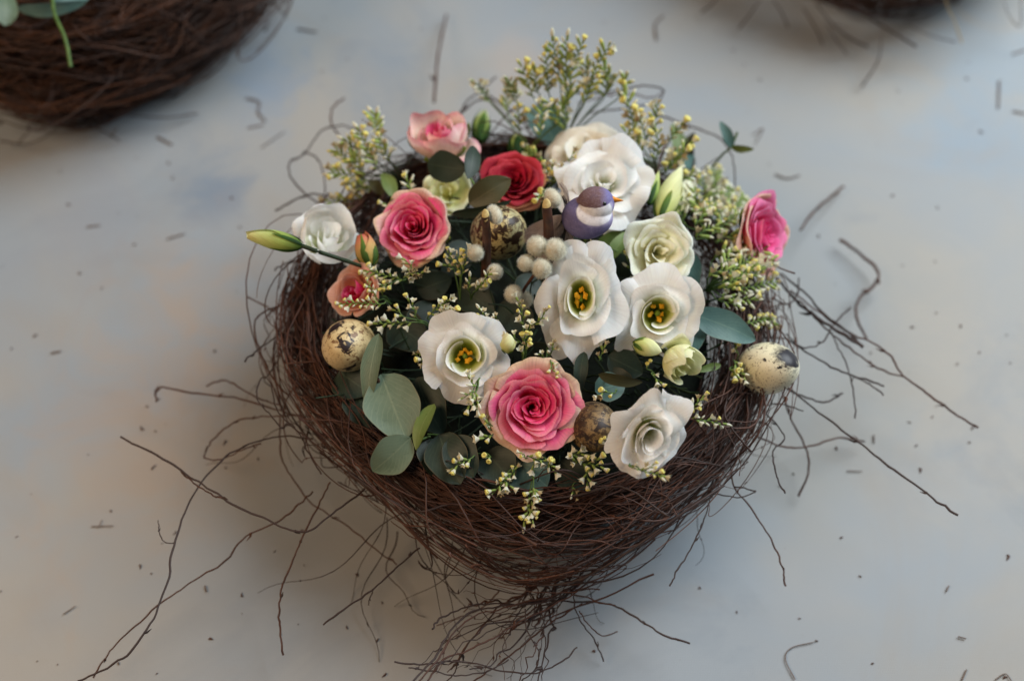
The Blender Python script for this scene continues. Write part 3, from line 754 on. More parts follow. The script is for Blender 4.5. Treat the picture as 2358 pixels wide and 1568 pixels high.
rose(762, 534, .100, 84, (.35, .55), 'ivory white flower turned away at the left rim', n=15, hf=1.3, seed=33, mats=('white', 'white', 'white'), flare=.34, nout=6, cup=.3, closed=True, cat='flower', group='white lisianthus blooms', name='lisianthus', maxw=1.4, tipo=.08)
rose(1524, 580, .012, 86, (.10, -.05), 'greenish white rose shaped bloom right of the bird', n=17, hf=1.0, seed=19, mats=('lime', 'lime', 'lime'), flare=.24, nout=5, cup=1.3, cat='flower', group='greenish buds', name='half_open_bloom', maxw=1.3, inner_r=.05)
rose(1580, 846, .009, 56, (.65, -.60), 'half open lime green bloom with pointed tips', n=12, hf=1.6, seed=23, mats=('limebud', 'limebud', 'limebud'), flare=.2, nout=6, cup=-.4, cat='flower', group='greenish buds', name='half_open_bloom', maxw=1.3, closed=True, tipo=.16)
rose(1030, 440, -.002, 60, (-.1, .2), 'yellowish green bloom out of focus under the round dark leaf', n=10, hf=1.0, seed=27, mats=('limebud', 'limebud', 'limebud'), flare=.2, nout=4, cat='flower', group='greenish buds', name='half_open_bloom')

# ------------------------------------------------------------------ buds
bud('lisianthus_bud', (695, 566), (562, 540), 24, 'long lime green bud pointing left over the rim', 'budgreen', 'sepal_dk', z=(.118, .118), seplen=.5, sepw=.3, stem=[(740, 582, .116), (800, 602, .108), (850, 620, .095)], tipr=.25)
bud('lisianthus_bud', (1520, 505), (1565, 385), 30, 'thick pale green bud right of the largest white flower', 'limebud', 'sepal', z=(.004, .014), seplen=.35, tipr=.2)
bud('lisianthus_bud', (1495, 470), (1515, 395), 17, 'slim green bud beside the thick pale bud', 'budgreen', 'sepal_dk', z=(.004, .012), seplen=.6)
bud('lisianthus_bud', (1555, 490), (1588, 420), 24, 'open tipped pale bud behind the thick one', 'lime', 'sepal', z=(-.002, .006), seplen=.3, tipr=.6, ruff=.3)
bud('lisianthus_bud', (1460, 790), (1522, 812), 24, 'small round lime bud touching the half open bloom', 'limebud', 'sepal', z=(.008, .008), seplen=.3, fat=.5, tipr=.1)
bud('lisianthus_bud', (1168, 812), (1172, 765), 20, 'tiny round lime bud at the right edge of the open white flower', 'limebud', 'sepal', z=(.006, .012), seplen=.3, fat=.5, tipr=.1)
bud('rose_bud', (855, 612), (830, 535), 27, 'peach rose bud with green sepals beside the cream edged rose', 'peachbud', 'sepal', z=(.004, .012), seplen=.95, nsep=5, sepw=.4, tipr=.3, stem=[(870, 640, .002), (890, 665, -.006)])
bud('rose_bud', (1103, 325), (1113, 255), 24, 'green and yellow rose bud right of the pale side rose', 'budgreen', 'sepal', z=(.002, .010), seplen=1.0, nsep=5, sepw=.5)
bud('rose_bud', (1188, 358), (1188, 308), 21, 'small dark green bud above the red rose', 'budgreen', 'sepal_dk', z=(-.004, .004), seplen=1.0, nsep=5, sepw=.6)


# ------------------------------------------------------------------ eggs
def egg(px, py, lift, rx, ry, ax, label, mat, spin=0):
    c = pt(px, py, lift); k = mpp(c); R_ = rx * k
    prof = []
    for j in range(33):
        a = -PI / 2 + PI * j / 32; z = math.sin(a); r = math.cos(a) * (1 - .13 * z)
        prof.append((max(r, 0) * R_, z * R_ * 1.22))
    o = obj('quail_egg', lathe(prof, 48, mat, 'quail_egg'))
    o.matrix_world = frame(c, view_axis(*ax), spin) @ Matrix.Diagonal((1, ry / rx, 1, 1))
    tagit(o, label, 'egg', 'quail eggs')
    return o
egg(801, 797, .004, 61, 60, (-.2, -.2), 'tan quail egg with dark brown spots on the left rim',
    egg_mat('egg tan', R(206, 184, 138), R(192, 164, 112), R(40, 26, 24), R(112, 76, 44), .560, .59, 1.35, .31))
egg(1150, 535, -.002, 65, 62, (.2, .1), 'heavily blotched quail egg behind the cut willow twig',
    egg_mat('egg blotched', R(196, 178, 122), R(150, 150, 124), R(52, 34, 22), R(96, 66, 40), .525, .56, 1.9, .77))
egg(1368, 984, .000, 57, 58, (.1, -.1), 'dark grimy olive brown quail egg beside the front rose',
    egg_mat('egg dark', R(142, 116, 76), R(112, 86, 56), R(44, 30, 22), R(60, 42, 28), .56, .53, 1.7, 1.9, .55, .6))
egg(1771, 848, .004, 66, 60, (.45, .1), 'pale cream quail egg with one large black blotch on the right rim',
    egg_mat('egg cream', R(232, 226, 198), R(220, 212, 178), R(38, 36, 42), R(96, 74, 52), .60, .64, 1.2, 2.63, blob=(.0012, .0055, .0150, .0048)))

# ------------------------------------------------------------------ eucalyptus
def leaf(root, base, tip, wpx, lb, lt, mat, roll=0., bend=.12, fold=.18, rnd_=.5, name='leaf'):
    b = pt(*base, lb); t = pt(*tip, lt); d = t - b; L = d.length; d.normalize()
    view = (CAM - (b + t) * .5).normalized(); x = d.cross(view).normalized(); z = x.cross(d)
    if z.dot(view) < 0: x, z = -x, -z
    Rm = Matrix.Rotation(roll, 3, d); x = Rm @ x; z = Rm @ z
    Wd = wpx * mpp(b); nu, nv = 11, 17; V = []; F = []; uv = []
    inv = root.matrix_world.inverted(); so = random.random() * 40
    for j in range(nv):
        v = j / (nv - 1)
        prof = math.sin(PI * v ** (.8 + .4 * (rnd_ - .5))) ** (.62) if 0 < v < 1 else .02
        prof = max(prof, .03)
        for i in range(nu):
            u = -1 + 2 * i / (nu - 1)
            w_ = Wd * prof * (1 + .04 * math.sin(v * 11 + so + (3 if u > 0 else 0)))
            h = L * bend * math.sin(PI * v) + fold * w_ * (u * u - .5) + noise.noise(Vector((u * 1.2 + so, v * 3, so))) * .05 * Wd
            p = b + d * (L * v) + x * (u * w_) + z * h
            V.append(tuple(inv @ p)); uv.append((u, v))
    for j in range(nv - 1):
        for i in range(nu - 1): F.append((j * nu + i, j * nu + i + 1, (j + 1) * nu + i + 1, (j + 1) * nu + i))
    # a real thickness: second skin a hair below
    n0 = len(V); zz = inv.to_3x3() @ z * .00022
    V += [tuple(Vector(v) - zz) for v in V]; uv += uv
    F += [tuple(q + n0 for q in f)[::-1] for f in F]
    return obj(name, mesh(name, V, F, M[mat], uv=uv), root)
def px_stem(root, pts, r, mat='stem', name='stem'):
    W_ = [pt(x, y, l) for x, y, l in pts]; inv = root.matrix_world.inverted()
    P = smooth([tuple(inv @ p) for p in W_], 6 * len(W_))
    return obj(name, mesh(name, *tube(P, np.full(len(P), r * mpp(W_[0])), 6), M[mat]), root)
def sprig_root(name, px, py, l, label, cat, group=None):
    r = empty(name, loc=pt(px, py, l)); bpy.context.view_layer.update(); tagit(r, label, cat, group); return r
G = 'eucalyptus sprigs'
s = sprig_root('eucalyptus_sprig', 870, 880, -.012, 'big round grey green eucalyptus leaves at the left front under the tan egg', 'eucalyptus', G)
leaf(s, (878, 862), (935, 1012), 64, .004, .004, 'euc', roll=.05, bend=.06, rnd_=.7)
leaf(s, (872, 768), (845, 935), 24, .009, .004, 'euc', roll=.45, bend=.08)
leaf(s, (945, 1008), (858, 1085), 44, .004, .006, 'euc', roll=-.2, rnd_=.7)
leaf(s, (1000, 930), (958, 1036), 22, .000, .005, 'leaf_green', roll=.7)
leaf(s, (780, 855), (850, 905), 48, -.004, -.006, 'euc_dark_shade')
leaf(s, (820, 900), (850, 985), 42, -.008, -.006, 'euc_dark_shade')
leaf(s, (960, 870), (1020, 1000), 48, -.006, -.008, 'euc_dark_shade', roll=.3)
px_stem(s, [(870, 870, .003), (900, 940, -.004), (948, 1010, .002), (990, 1005, -.006)], 3)
px_stem(s, [(868, 872, .006), (872, 880, .004)], 5, 'bark', 'node')
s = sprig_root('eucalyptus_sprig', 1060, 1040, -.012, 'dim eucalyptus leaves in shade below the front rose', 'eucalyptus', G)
leaf(s, (1010, 1000), (1060, 1115), 50, -.002, .002, 'euc_dark_shade', roll=.2)
leaf(s, (990, 1010), (1010, 1100), 40, -.006, -.004, 'euc_dark_shade', roll=-.2)
leaf(s, (1040, 1005), (1090, 1100), 42, -.001, .001, 'euc_dark_shade', roll=.1)
leaf(s, (1120, 1040), (1180, 1110), 48, -.008, -.004, 'euc_dark_shade')
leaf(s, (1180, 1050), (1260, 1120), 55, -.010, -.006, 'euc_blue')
leaf(s, (1150, 1080), (1150, 1150), 48, -.012, -.008, 'euc_dark_shade')
leaf(s, (1290, 1060), (1360, 1120), 46, -.012, -.008, 'euc_dark_shade')
px_stem(s, [(985, 1000, -.004), (1040, 1005, -.002), (1085, 1015, -.004)], 2.6, 'stem')
s = sprig_root('eucalyptus_sprig', 1080, 420, -.01, 'three round dark leaves on a thin stem before the red rose', 'eucalyptus', G)
leaf(s, (1072, 392), (984, 378), 37, .012, .010, 'euc_dark_shade', bend=.1, rnd_=.6)
leaf(s, (1078, 412), (1090, 336), 20, .012, .018, 'euc_dark_shade', roll=.3, rnd_=.6)
leaf(s, (1080, 470), (1176, 412), 33, .004, .012, 'leaf_olive', roll=-.1, rnd_=.6)
leaf(s, (1040, 492), (1178, 462), 14, .002, .004, 'euc_dark_shade', roll=.6)
px_stem(s, [(1076, 398, .012), (1095, 430, .010), (1115, 462, .004), (1125, 490, -.006)], 2.6)
leaf(s, (905, 455), (882, 398), 18, .0, .008, 'leaf_green', roll=.4)
leaf(s, (880, 450), (850, 415), 14, .0, .006, 'leaf_olive', roll=.4)
s = sprig_root('eucalyptus_sprig', 1270, 330, -.01, 'single broad blue green leaf behind the ivory flower', 'eucalyptus', G)
leaf(s, (1285, 345), (1225, 248), 40, -.002, .010, 'euc_blue', roll=.25)
s = sprig_root('eucalyptus_sprig', 1600, 700, -.012, 'wide blue green leaves reaching right to the cream egg', 'eucalyptus', G)
leaf(s, (1600, 725), (1740, 784), 36, .004, .010, 'euc_blue', roll=-.25, bend=.12, rnd_=.3)
leaf(s, (1585, 585), (1592, 700), 34, .000, -.002, 'euc_blue', roll=.3)
leaf(s, (1600, 740), (1570, 830), 40, -.004, -.004, 'euc_blue', roll=.2)
leaf(s, (1660, 840), (1600, 855), 9, -.004, -.006, 'leaf_green')
s = sprig_root('eucalyptus_sprig', 1590, 400, -.012, 'narrow upright olive leaves at the upper right rim', 'eucalyptus', G)
leaf(s, (1570, 390), (1548, 285), 20, -.004, .008, 'leaf_green', roll=.5)
leaf(s, (1595, 395), (1598, 305), 20, -.004, .006, 'leaf_olive', roll=-.6, bend=.3)
leaf(s, (1580, 420), (1585, 355), 18, -.004, .0, 'euc_blue')
leaf(s, (1600, 440), (1565, 402), 22, -.006, .0, 'euc_blue')
s = sprig_root('eucalyptus_sprig', 1650, 375, .05, 'thin stem with two small slender leaves sticking out upper right', 'eucalyptus', G)
leaf(s, (1686, 340), (1658, 280), 13, .075, .085, 'euc_blue', roll=.3)
leaf(s, (1684, 340), (1736, 344), 9, .075, .078, 'leaf_green', roll=.3)
px_stem(s, [(1640, 385, .06), (1665, 355, .07), (1684, 338, .075), (1698, 305, .08)], 2.8)
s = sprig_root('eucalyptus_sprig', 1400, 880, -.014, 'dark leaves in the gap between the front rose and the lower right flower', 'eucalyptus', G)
leaf(s, (1345, 810), (1335, 905), 17, -.002, -.004, 'euc_dark_shade', roll=.3)
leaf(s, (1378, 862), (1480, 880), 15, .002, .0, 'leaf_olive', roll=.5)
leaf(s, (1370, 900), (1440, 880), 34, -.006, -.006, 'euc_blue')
leaf(s, (1400, 820), (1480, 860), 34, -.010, -.010, 'euc_dark_shade')
leaf(s, (1440, 905), (1400, 850), 34, -.010, -.012, 'euc_dark_shade')
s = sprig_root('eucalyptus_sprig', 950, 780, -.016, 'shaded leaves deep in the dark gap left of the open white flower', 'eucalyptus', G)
leaf(s, (900, 740), (990, 800), 46, -.022, -.022, 'euc_dark_shade')
leaf(s, (1000, 700), (950, 790), 44, -.024, -.024, 'euc_dark_shade')
leaf(s, (1060, 660), (1140, 720), 40, -.027, -.027, 'euc_dark_shade')
leaf(s, (960, 670), (1040, 640), 34, -.024, -.024, 'euc_dark_shade')
leaf(s, (1150, 700), (1230, 760), 40, -.027, -.027, 'euc_dark_shade')
leaf(s, (1240, 640), (1180, 700), 34, -.027, -.027, 'euc_dark_shade')
leaf(s, (1080, 560), (1020, 640), 34, -.024, -.024, 'euc_dark_shade')
leaf(s, (1200, 820), (1290, 830), 36, -.027, -.027, 'euc_dark_shade')
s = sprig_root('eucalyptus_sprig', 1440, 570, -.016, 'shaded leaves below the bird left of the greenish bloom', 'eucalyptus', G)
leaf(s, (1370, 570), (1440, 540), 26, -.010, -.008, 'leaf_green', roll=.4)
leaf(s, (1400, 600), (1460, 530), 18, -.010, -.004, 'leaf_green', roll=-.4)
leaf(s, (1330, 560), (1400, 600), 26, -.024, -.024, 'euc_dark_shade')
leaf(s, (1430, 640), (1440, 580), 24, -.022, -.010, 'euc_dark_shade')
leaf(s, (1270, 560), (1340, 540), 30, -.024, -.024, 'euc_dark_shade')
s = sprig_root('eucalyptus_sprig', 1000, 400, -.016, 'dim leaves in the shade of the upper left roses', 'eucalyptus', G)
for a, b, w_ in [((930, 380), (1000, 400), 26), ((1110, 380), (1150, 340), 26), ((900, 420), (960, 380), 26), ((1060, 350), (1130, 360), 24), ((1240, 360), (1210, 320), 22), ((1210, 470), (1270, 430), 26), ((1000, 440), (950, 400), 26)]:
    leaf(s, a, b, w_, -.024, -.022, 'euc_dark_shade')
# leaves of the top left nest
s = sprig_root('eucalyptus_sprig', 40, 30, .08, 'blurred pale leaves and a lime stem in the top left nest', 'eucalyptus', G)
leaf(s, (10, 60), (12, -20), 26, .10, .105, 'euc', roll=.2)
leaf(s, (40, 22), (200, 4), 18, .105, .105, 'euc_blue', roll=.5)
leaf(s, (200, -30), (120, 20), 26, .10, .105, 'euc_blue')
px_stem(s, [(120, -30, .115), (125, 30, .112), (150, 90, .11), (163, 155, .102)], 4.5, 'stem', 'lime_stem')

# ------------------------------------------------------------------ small papery flowers
def floret_mesh(kind, seed):
    rnd = random.Random(seed); V = []; F = []; mi = []
    def ring(prof, k, m, lobes=0, amp=0, bend=0):
        n0 = len(V)
        for j, (r, z) in enumerate(prof):
            for i in range(k):
                a = 2 * PI * i / k; q = j / (len(prof) - 1)
                rr = r * (1 + (amp * q * q) * math.cos(lobes * a) + rnd.uniform(-.06, .06)); zz = z + (amp * .4 * q * q) * math.cos(lobes * a)
                V.append((rr * math.cos(a) + bend * z * z, rr * math.sin(a), zz))
        for j in range(len(prof) - 1):
            for i in range(k):
                F.append((n0 + j * k + i, n0 + j * k + (i + 1) % k, n0 + (j + 1) * k + (i + 1) % k, n0 + (j + 1) * k + i)); mi.append(m)
    bd = rnd.uniform(-.15, .15)
    ring([(.03, -.05), (.12, .1), (.14, .35), (.15, .55)], 6, 0, bend=bd)
    if kind == 'open':
        ring([(.15, .5), (.24, .68), (.38, .88), (.46, .98)], 10, 1, 5, .14, bd)
        ring([(.17, .66), (.12, .74), (.0, .78)], 6, 3, bend=bd)
        ring([(.05, .75), (.06, .95), (.0, 1.0)], 5, 2, bend=bd)
    elif kind == 'yellow':
        ring([(.15, .5), (.24, .72), (.34, .86)], 10, 1, 5, .2, bd)
        ring([(.14, .6), (.26, .85), (.34, 1.05), (.26, 1.12), (.10, 1.0), (0, .9)], 10, 2, 5, .10, bd)
    elif kind == 'spike':
        mi[:] = [4] * len(mi)
        ring([(.15, .5), (.19, .7), (.17, .95)], 7, 4, 3, .08, bd)
        ring([(.16, .9), (.15, 1.1), (.05, 1.28), (0, 1.3)], 7, 1 if seed % 2 else 2, 3, .1, bd)
    elif kind == 'dry':
        ring([(.15, .5), (.26, .72), (.38, .95)], 10, 1, 5, .22, bd)
        ring([(.17, .66), (.10, .8), (.0, .95)], 6, 3, bend=bd)
    else:
        ring([(.15, .5), (.18, .75), (.13, 1.0), (.05, 1.15), (0, 1.18)], 7, 1, 3, .12, bd)
    w_ = 'f_tan' if kind == 'dry' or rnd.random() < .15 else 'f_white'
    return mesh('floret', V, F, [M['f_green'], M[w_], M['f_yellow'], M['f_brown'], M['f_lime']], True, mi)
FL = {k: [floret_mesh(k, i * 7 + ord(k[0])) for i in range(3)] for k in ('open', 'yellow', 'dry', 'closed', 'spike')}
frnd = random.Random(42)
def floret(root, p, d, size, w_=(3, 4, 1.6, 3)):
    k = frnd.choices(['open', 'yellow', 'dry', 'closed', 'spike'], tuple(w_) + (0,) * (5 - len(w_)))[0]
    o = bpy.data.objects.new('floret', frnd.choice(FL[k])); COL.objects.link(o); o.parent = root
    m = frame(p, d, frnd.uniform(0, 6)); s_ = size * frnd.uniform(.7, 1.35)
    o.matrix_local = root.matrix_world.inverted() @ m @ Matrix.Diagonal((s_, s_, s_ * frnd.uniform(.9, 1.15), 1))
def flower_sprig(px, py, l, label, spikes, stem=True, size=17, w_=(3, 4, 1.6, 3), dens=1.0, smat='stem'):
    root = sprig_root('papery_flower_sprig', px, py, l, label, 'filler flower', 'sprigs of tiny white and yellow flowers')
    c = pt(px, py, l); inv = root.matrix_world.inverted(); B = Batch()
    for sp in spikes:
        (x0, y0), (x1, y1), l0, l1 = sp
        a = pt(x0, y0, l0); b = pt(x1, y1, l1); ax = (b - a); L = ax.length; ax.normalize(); k = mpp(a)
        sz = size * k; n = max(2, int(L / (sz * .5) * dens))
        mid = (c + a) * .5 + Vector((0, 0, .002))
        bow = Vector((frnd.uniform(-1, 1), frnd.uniform(-1, 1), frnd.uniform(0, 1))) * .0012
        P = smooth([tuple(inv @ q) for q in (c, mid, a, (a + b) * .5 + bow, b - ax * sz * .5)], 16)
        B.add(*tube(P, np.linspace(1.9, 1.1, 16) * k, 5))
        side = ax.cross(CAM - a).normalized()
        for i in range(n):
            q = (i + .3) / n; p = a.lerp(b, q) + bow * math.sin(PI * q)
            if i == n - 1: d = ax + Vector((frnd.uniform(-.3, .3),) * 3)
            else:
                s_ = 1 if i % 2 else -1
                d = ax * .9 + side * s_ * frnd.uniform(.45, .95) + (CAM - a).normalized() * frnd.uniform(-.2, .75)
            floret(root, p + d.normalized() * sz * .05, d, sz, w_)
    obj('stem', B.mesh('stem', M[smat]), root)
    return root
GR = (.6, 1.2, .2, 1.5, 7)
flower_sprig(1300, 330, -.004, 'tall blurred sprigs of yellow tipped florets standing up at the very top', [
 ((1264,215),(1256,120),.10,.125), ((1288,175),(1272,92),.11,.13), ((1305,190),(1306,90),.11,.13), ((1318,150),(1342,98),.115,.13), ((1296,255),(1318,150),.10,.115),
 ((1228,225),(1200,150),.10,.115), ((1240,215),(1232,165),.10,.115), ((1190,235),(1168,182),.09,.11), ((1355,215),(1350,140),.10,.12), ((1368,165),(1402,106),.115,.13),
 ((1345,240),(1372,160),.10,.12), ((1392,225),(1392,160),.10,.115), ((1408,200),(1402,165),.10,.115), ((1425,225),(1442,180),.10,.112), ((1300,300),(1296,250),.095,.10),
 ((1310,240),(1300,190),.1,.11)], size=21, dens=1.3, w_=GR, smat='stem')
flower_sprig(1220, 350, -.004, 'short yellow florets in front of the blue green leaf at the top', [
 ((1128,235),(1092,186),.08,.095), ((1195,300),(1193,245),.09,.10), ((1243,315),(1248,238),.10,.11), ((1290,280),(1264,236),.10,.11), ((1258,380),(1210,345),.09,.09), ((1168,260),(1165,205),.08,.09)], size=20, dens=1.4, w_=(1, 2, 1, 2, 4))
flower_sprig(935, 425, -.004, 'blurred yellow and white floret sprig at the upper left rim', [
 ((885,360),(862,262),.09,.10), ((868,372),(826,300),.09,.10), ((850,372),(795,322),.085,.095), ((870,390),(832,338),.09,.095), ((838,398),(776,345),.085,.09), ((842,405),(808,365),.085,.09),
 ((850,415),(762,400),.08,.085), ((900,372),(878,322),.09,.10), ((862,440),(800,425),.075,.08), ((850,470),(755,462),.07,.07)], size=20, dens=1.5, w_=(1, 2, 1, 2, 5), smat='stem_dk')
flower_sprig(955, 470, -.004, 'yellow florets above the cream edged rose', [((945,470),(935,408),.004,.014), ((915,490),(885,470),.0,.006)], size=16)
flower_sprig(1510, 400, -.006, 'floret sprigs behind the right side of the largest white flower', [
 ((1465,320),(1440,215),.09,.11), ((1490,330),(1472,268),.095,.11), ((1500,320),(1516,240),.095,.11), ((1455,350),(1440,300),.095,.105), ((1512,370),(1508,290),.095,.11), ((1478,360),(1462,310),.095,.10),
 ((1540,330),(1572,288),.09,.10), ((1530,400),(1590,332),.09,.10), ((1545,390),(1555,350),.09,.095), ((1560,420),(1612,400),.085,.09)], size=20, dens=1.3, w_=(2, 2, 1, 2, 3))
flower_sprig(1640, 560, -.010, 'dense yellow white floret sprigs at the right above the pink rose', [
 ((1600,480),(1578,405),.0,.008), ((1620,470),(1612,400),.0,.008), ((1640,480),(1640,388),.0,.008), ((1650,500),(1682,428),.0,.008), ((1655,520),(1716,455),.0,.006), ((1615,520),(1598,440),.0,.01),
 ((1640,540),(1696,495),.0,.008), ((1600,550),(1652,520),.002,.01), ((1600,520),(1622,480),.004,.01), ((1650,560),(1690,540),.0,.006), ((1580,520),(1560,470),.0,.006), ((1630,440),(1660,410),.0,.006), ((1600,500),(1650,470),.004,.010)], size=20, dens=1.1, w_=(3, 3, 1, 2, 4))
flower_sprig(1625, 670, -.010, 'fan of green stemmed florets reaching over the right hot pink rose', [
 ((1660,620),(1722,560),.004,.012), ((1690,600),(1735,500),.004,.014), ((1670,635),(1762,572),.004,.014), ((1690,640),(1778,598),.004,.012), ((1680,660),(1742,612),.004,.012), ((1690,665),(1788,648),.0,.006), ((1660,680),(1742,692),.0,.004),
 ((1650,690),(1702,704),.0,.004), ((1640,600),(1682,580),.0,.008), ((1630,640),(1680,620),.004,.010), ((1660,650),(1705,640),.004,.010), ((1700,620),(1745,560),.0,.012), ((1650,665),(1690,672),.002,.008), ((1720,640),(1755,620),.004,.01)], size=20, dens=1.1, w_=(3, 3, 1, 2, 4))
for m, (a, b) in enumerate([((1640, 690), (1740, 610)), ((1650, 670), (1755, 580)), ((1630, 660), (1700, 600))]):
    pass
flower_sprig(1720, 745, -.010, 'few pale florets on the right rim above the cream egg', [((1720,745),(1778,732),.0,.0), ((1740,730),(1790,745),.0,.0)], size=15)
flower_sprig(1000, 760, -.014, 'string of white florets above the open white flower on the left', [
 ((950,742),(864,746),.002,.006), ((960,735),(938,690),.004,.012), ((985,730),(1035,690),.004,.012), ((1000,738),(1042,715),.004,.010), ((930,730),(905,715),.002,.004)], size=18, w_=(5, 3, 2, 2))
flower_sprig(900, 700, -.008, 'yellow florets lying over the small peach rose', [((880,700),(784,700),.006,.012), ((870,690),(845,650),.006,.010), ((880,680),(890,655),.004,.008)], size=14, w_=(2, 5, 2, 2))
flower_sprig(935, 650, -.006, 'brownish white florets below the cream edged rose', [((930,645),(842,622),.004,.010), ((930,640),(975,630),.006,.010), ((905,650),(870,668),.004,.008), ((950,625),(930,595),.006,.010)], size=16, w_=(3, 3, 4, 1))
flower_sprig(1060, 690, -.014, 'yellow bud florets right of the cream edged rose', [((1062,640),(1030,580),.0,.008), ((1062,640),(1078,575),.002,.010), ((1045,620),(1020,610),.0,.004), ((1060,610),(1050,585),.004,.008)], size=17, w_=(1, 5, 2, 3))
flower_sprig(1085, 690, -.014, 'thin green stalk of white florets under the willow twig', [((1095,670),(1130,618),.002,.010), ((1080,670),(1082,638),.0,.006), ((1100,668),(1120,645),.002,.006)], size=17, w_=(2, 3, 1, 4))
flower_sprig(1205, 860, -.012, 'column of white and yellow florets left of the tall oval flower', [
 ((1205,750),(1192,690),.004,.010), ((1220,755),(1258,712),.004,.010), ((1205,790),(1222,752),.004,.010), ((1205,820),(1208,775),.004,.010), ((1200,790),(1178,775),.004,.008)], size=17, w_=(4, 4, 2, 1))
flower_sprig(1140, 780, -.012, 'small floret tuft above the right edge of the open white flower', [((1140,760),(1108,712),.0,.008), ((1140,755),(1145,728),.0,.006)], size=16)
flower_sprig(1105, 870, .004, 'white florets lying on the lower edge of the open white flower', [((1100,890),(1080,868),.014,.017), ((1098,900),(1060,920),.014,.015), ((1095,905),(1095,940),.014,.013), ((1088,905),(1075,938),.015,.014)], size=17, w_=(3, 3, 1, 5))
flower_sprig(1150, 990, -.010, 'white florets touching the left side of the front rose', [((1140,985),(1112,965),.004,.006), ((1135,1000),(1110,1012),.003,.004), ((1130,990),(1128,965),.004,.006)], size=18, w_=(5, 3, 1, 1))
flower_sprig(1110, 1045, -.008, 'fine sprig of white florets on the dim leaves below the rose', [((1085,1055),(1038,1082),.004,.005), ((1130,1052),(1122,1056),.002,.004)], size=17, w_=(5, 3, 1, 1))
flower_sprig(1195, 1070, -.008, 'brown white floret cluster hanging left below the front rose', [((1185,1085),(1130,1142),.002,.002), ((1180,1090),(1190,1080),.002,.003), ((1160,1100),(1180,1125),.002,.002)], size=17, w_=(3, 3, 4, 1))
flower_sprig(1230, 1080, -.008, 'lowest floret sprig dangling over the twigs of the nest', [((1228,1120),(1205,1205),.002,.002), ((1228,1125),(1235,1150),.002,.002), ((1215,1170),(1225,1205),.002,.002)], size=17, w_=(3, 4, 3, 1))
flower_sprig(1230, 1060, -.006, 'row of florets along the lower edge of the front rose', [((1215,1050),(1265,1062),.004,.004), ((1210,1055),(1196,1042),.004,.005), ((1235,1060),(1225,1080),.004,.002), ((1255,1055),(1275,1085),.003,.002)], size=17, w_=(4, 3, 2, 1))
flower_sprig(1330, 1060, -.010, 'white floret cluster below the dark egg', [((1305,1052),(1350,1048),.002,.004), ((1330,1065),(1388,1075),.002,.004), ((1345,1075),(1350,1112),.002,.0), ((1330,1065),(1312,1058),.002,.004), ((1362,1070),(1380,1060),.002,.005)], size=18, w_=(5, 4, 2, 1))
flower_sprig(1330, 1110, -.010, 'green yellow floret hanging on the inner wall of the nest', [((1318,1120),(1330,1150),-.002,-.002)], size=17)
flower_sprig(1570, 960, -.008, 'florets reaching right from the lower right white flower', [((1590,965),(1668,976),.002,.006), ((1575,960),(1618,915),.002,.008), ((1580,950),(1600,945),.002,.006)], size=17, w_=(3, 4, 1, 2))
flower_sprig(1448, 1072, .108, 'green budded floret sprig lying on the bottom of the lower right flower', [((1452,1075),(1525,1095),.113,.113), ((1480,1085),(1500,1072),.113,.115)], size=15, w_=(1, 3, 2, 4))
flower_sprig(1690, 850, -.010, 'white florets between the nest wall and the cream egg', [((1690,830),(1718,872),.0,.004), ((1700,815),(1695,790),.0,.004), ((1680,850),(1700,870),.0,.002)], size=17, w_=(4, 3, 1, 2))
flower_sprig(1420, 900, -.004, 'pair of florets on the left edge of the lower right flower', [((1415,905),(1378,915),.008,.010)], size=18)
flower_sprig(1270, 850, -.008, 'two yellow florets on the upper edge of the front rose', [((1268,830),(1285,862),.010,.011)], size=16, w_=(1, 5, 0, 0))
flower_sprig(1260, 800, -.014, 'florets in the dark gap above the front rose', [((1258,825),(1240,815),-.002,.002), ((1265,820),(1270,795),-.002,.004)], size=17, w_=(2, 3, 4, 1))
flower_sprig(1385, 830, -.012, 'dim brown florets below the tall oval flower', [((1380,830),(1392,800),-.002,.002)], size=16, w_=(1, 1, 5, 1))
flower_sprig(1390, 1040, -.006, 'single yellow white floret lying on the dark egg', [((1400,1030),(1395,1008),.012,.014)], size=18, w_=(1, 5, 0, 0))
flower_sprig(985, 845, -.006, 'orange yellow florets at the left tip of the open white flower', [((985,830),(958,818),.004,.006), ((980,835),(962,835),.004,.004)], size=16, w_=(1, 5, 2, 1))
flower_sprig(1270, 430, -.006, 'floret tuft between the red rose and the largest white flower', [((1275,420),(1250,385),.0,.006), ((1280,420),(1292,388),.002,.010), ((1260,435),(1240,455),.0,.002), ((1275,410),(1270,380),.002,.01), ((1300,390),(1322,350),.006,.016)], size=16, w_=(1, 5, 3, 1))
flower_sprig(1470, 600, -.012, 'dim white florets in the gap left of the greenish bloom', [((1450,620),(1440,590),-.004,.0), ((1455,660),(1465,640),-.004,.0), ((1345,560),(1352,548),-.002,.002)], size=16, w_=(5, 1, 2, 1))
flower_sprig(1510, 870, -.006, 'florets just above the lower right white flower', [((1500,860),(1525,882),.004,.006), ((1490,850),(1498,838),.0,.003)], size=17, w_=(3, 4, 1, 1))

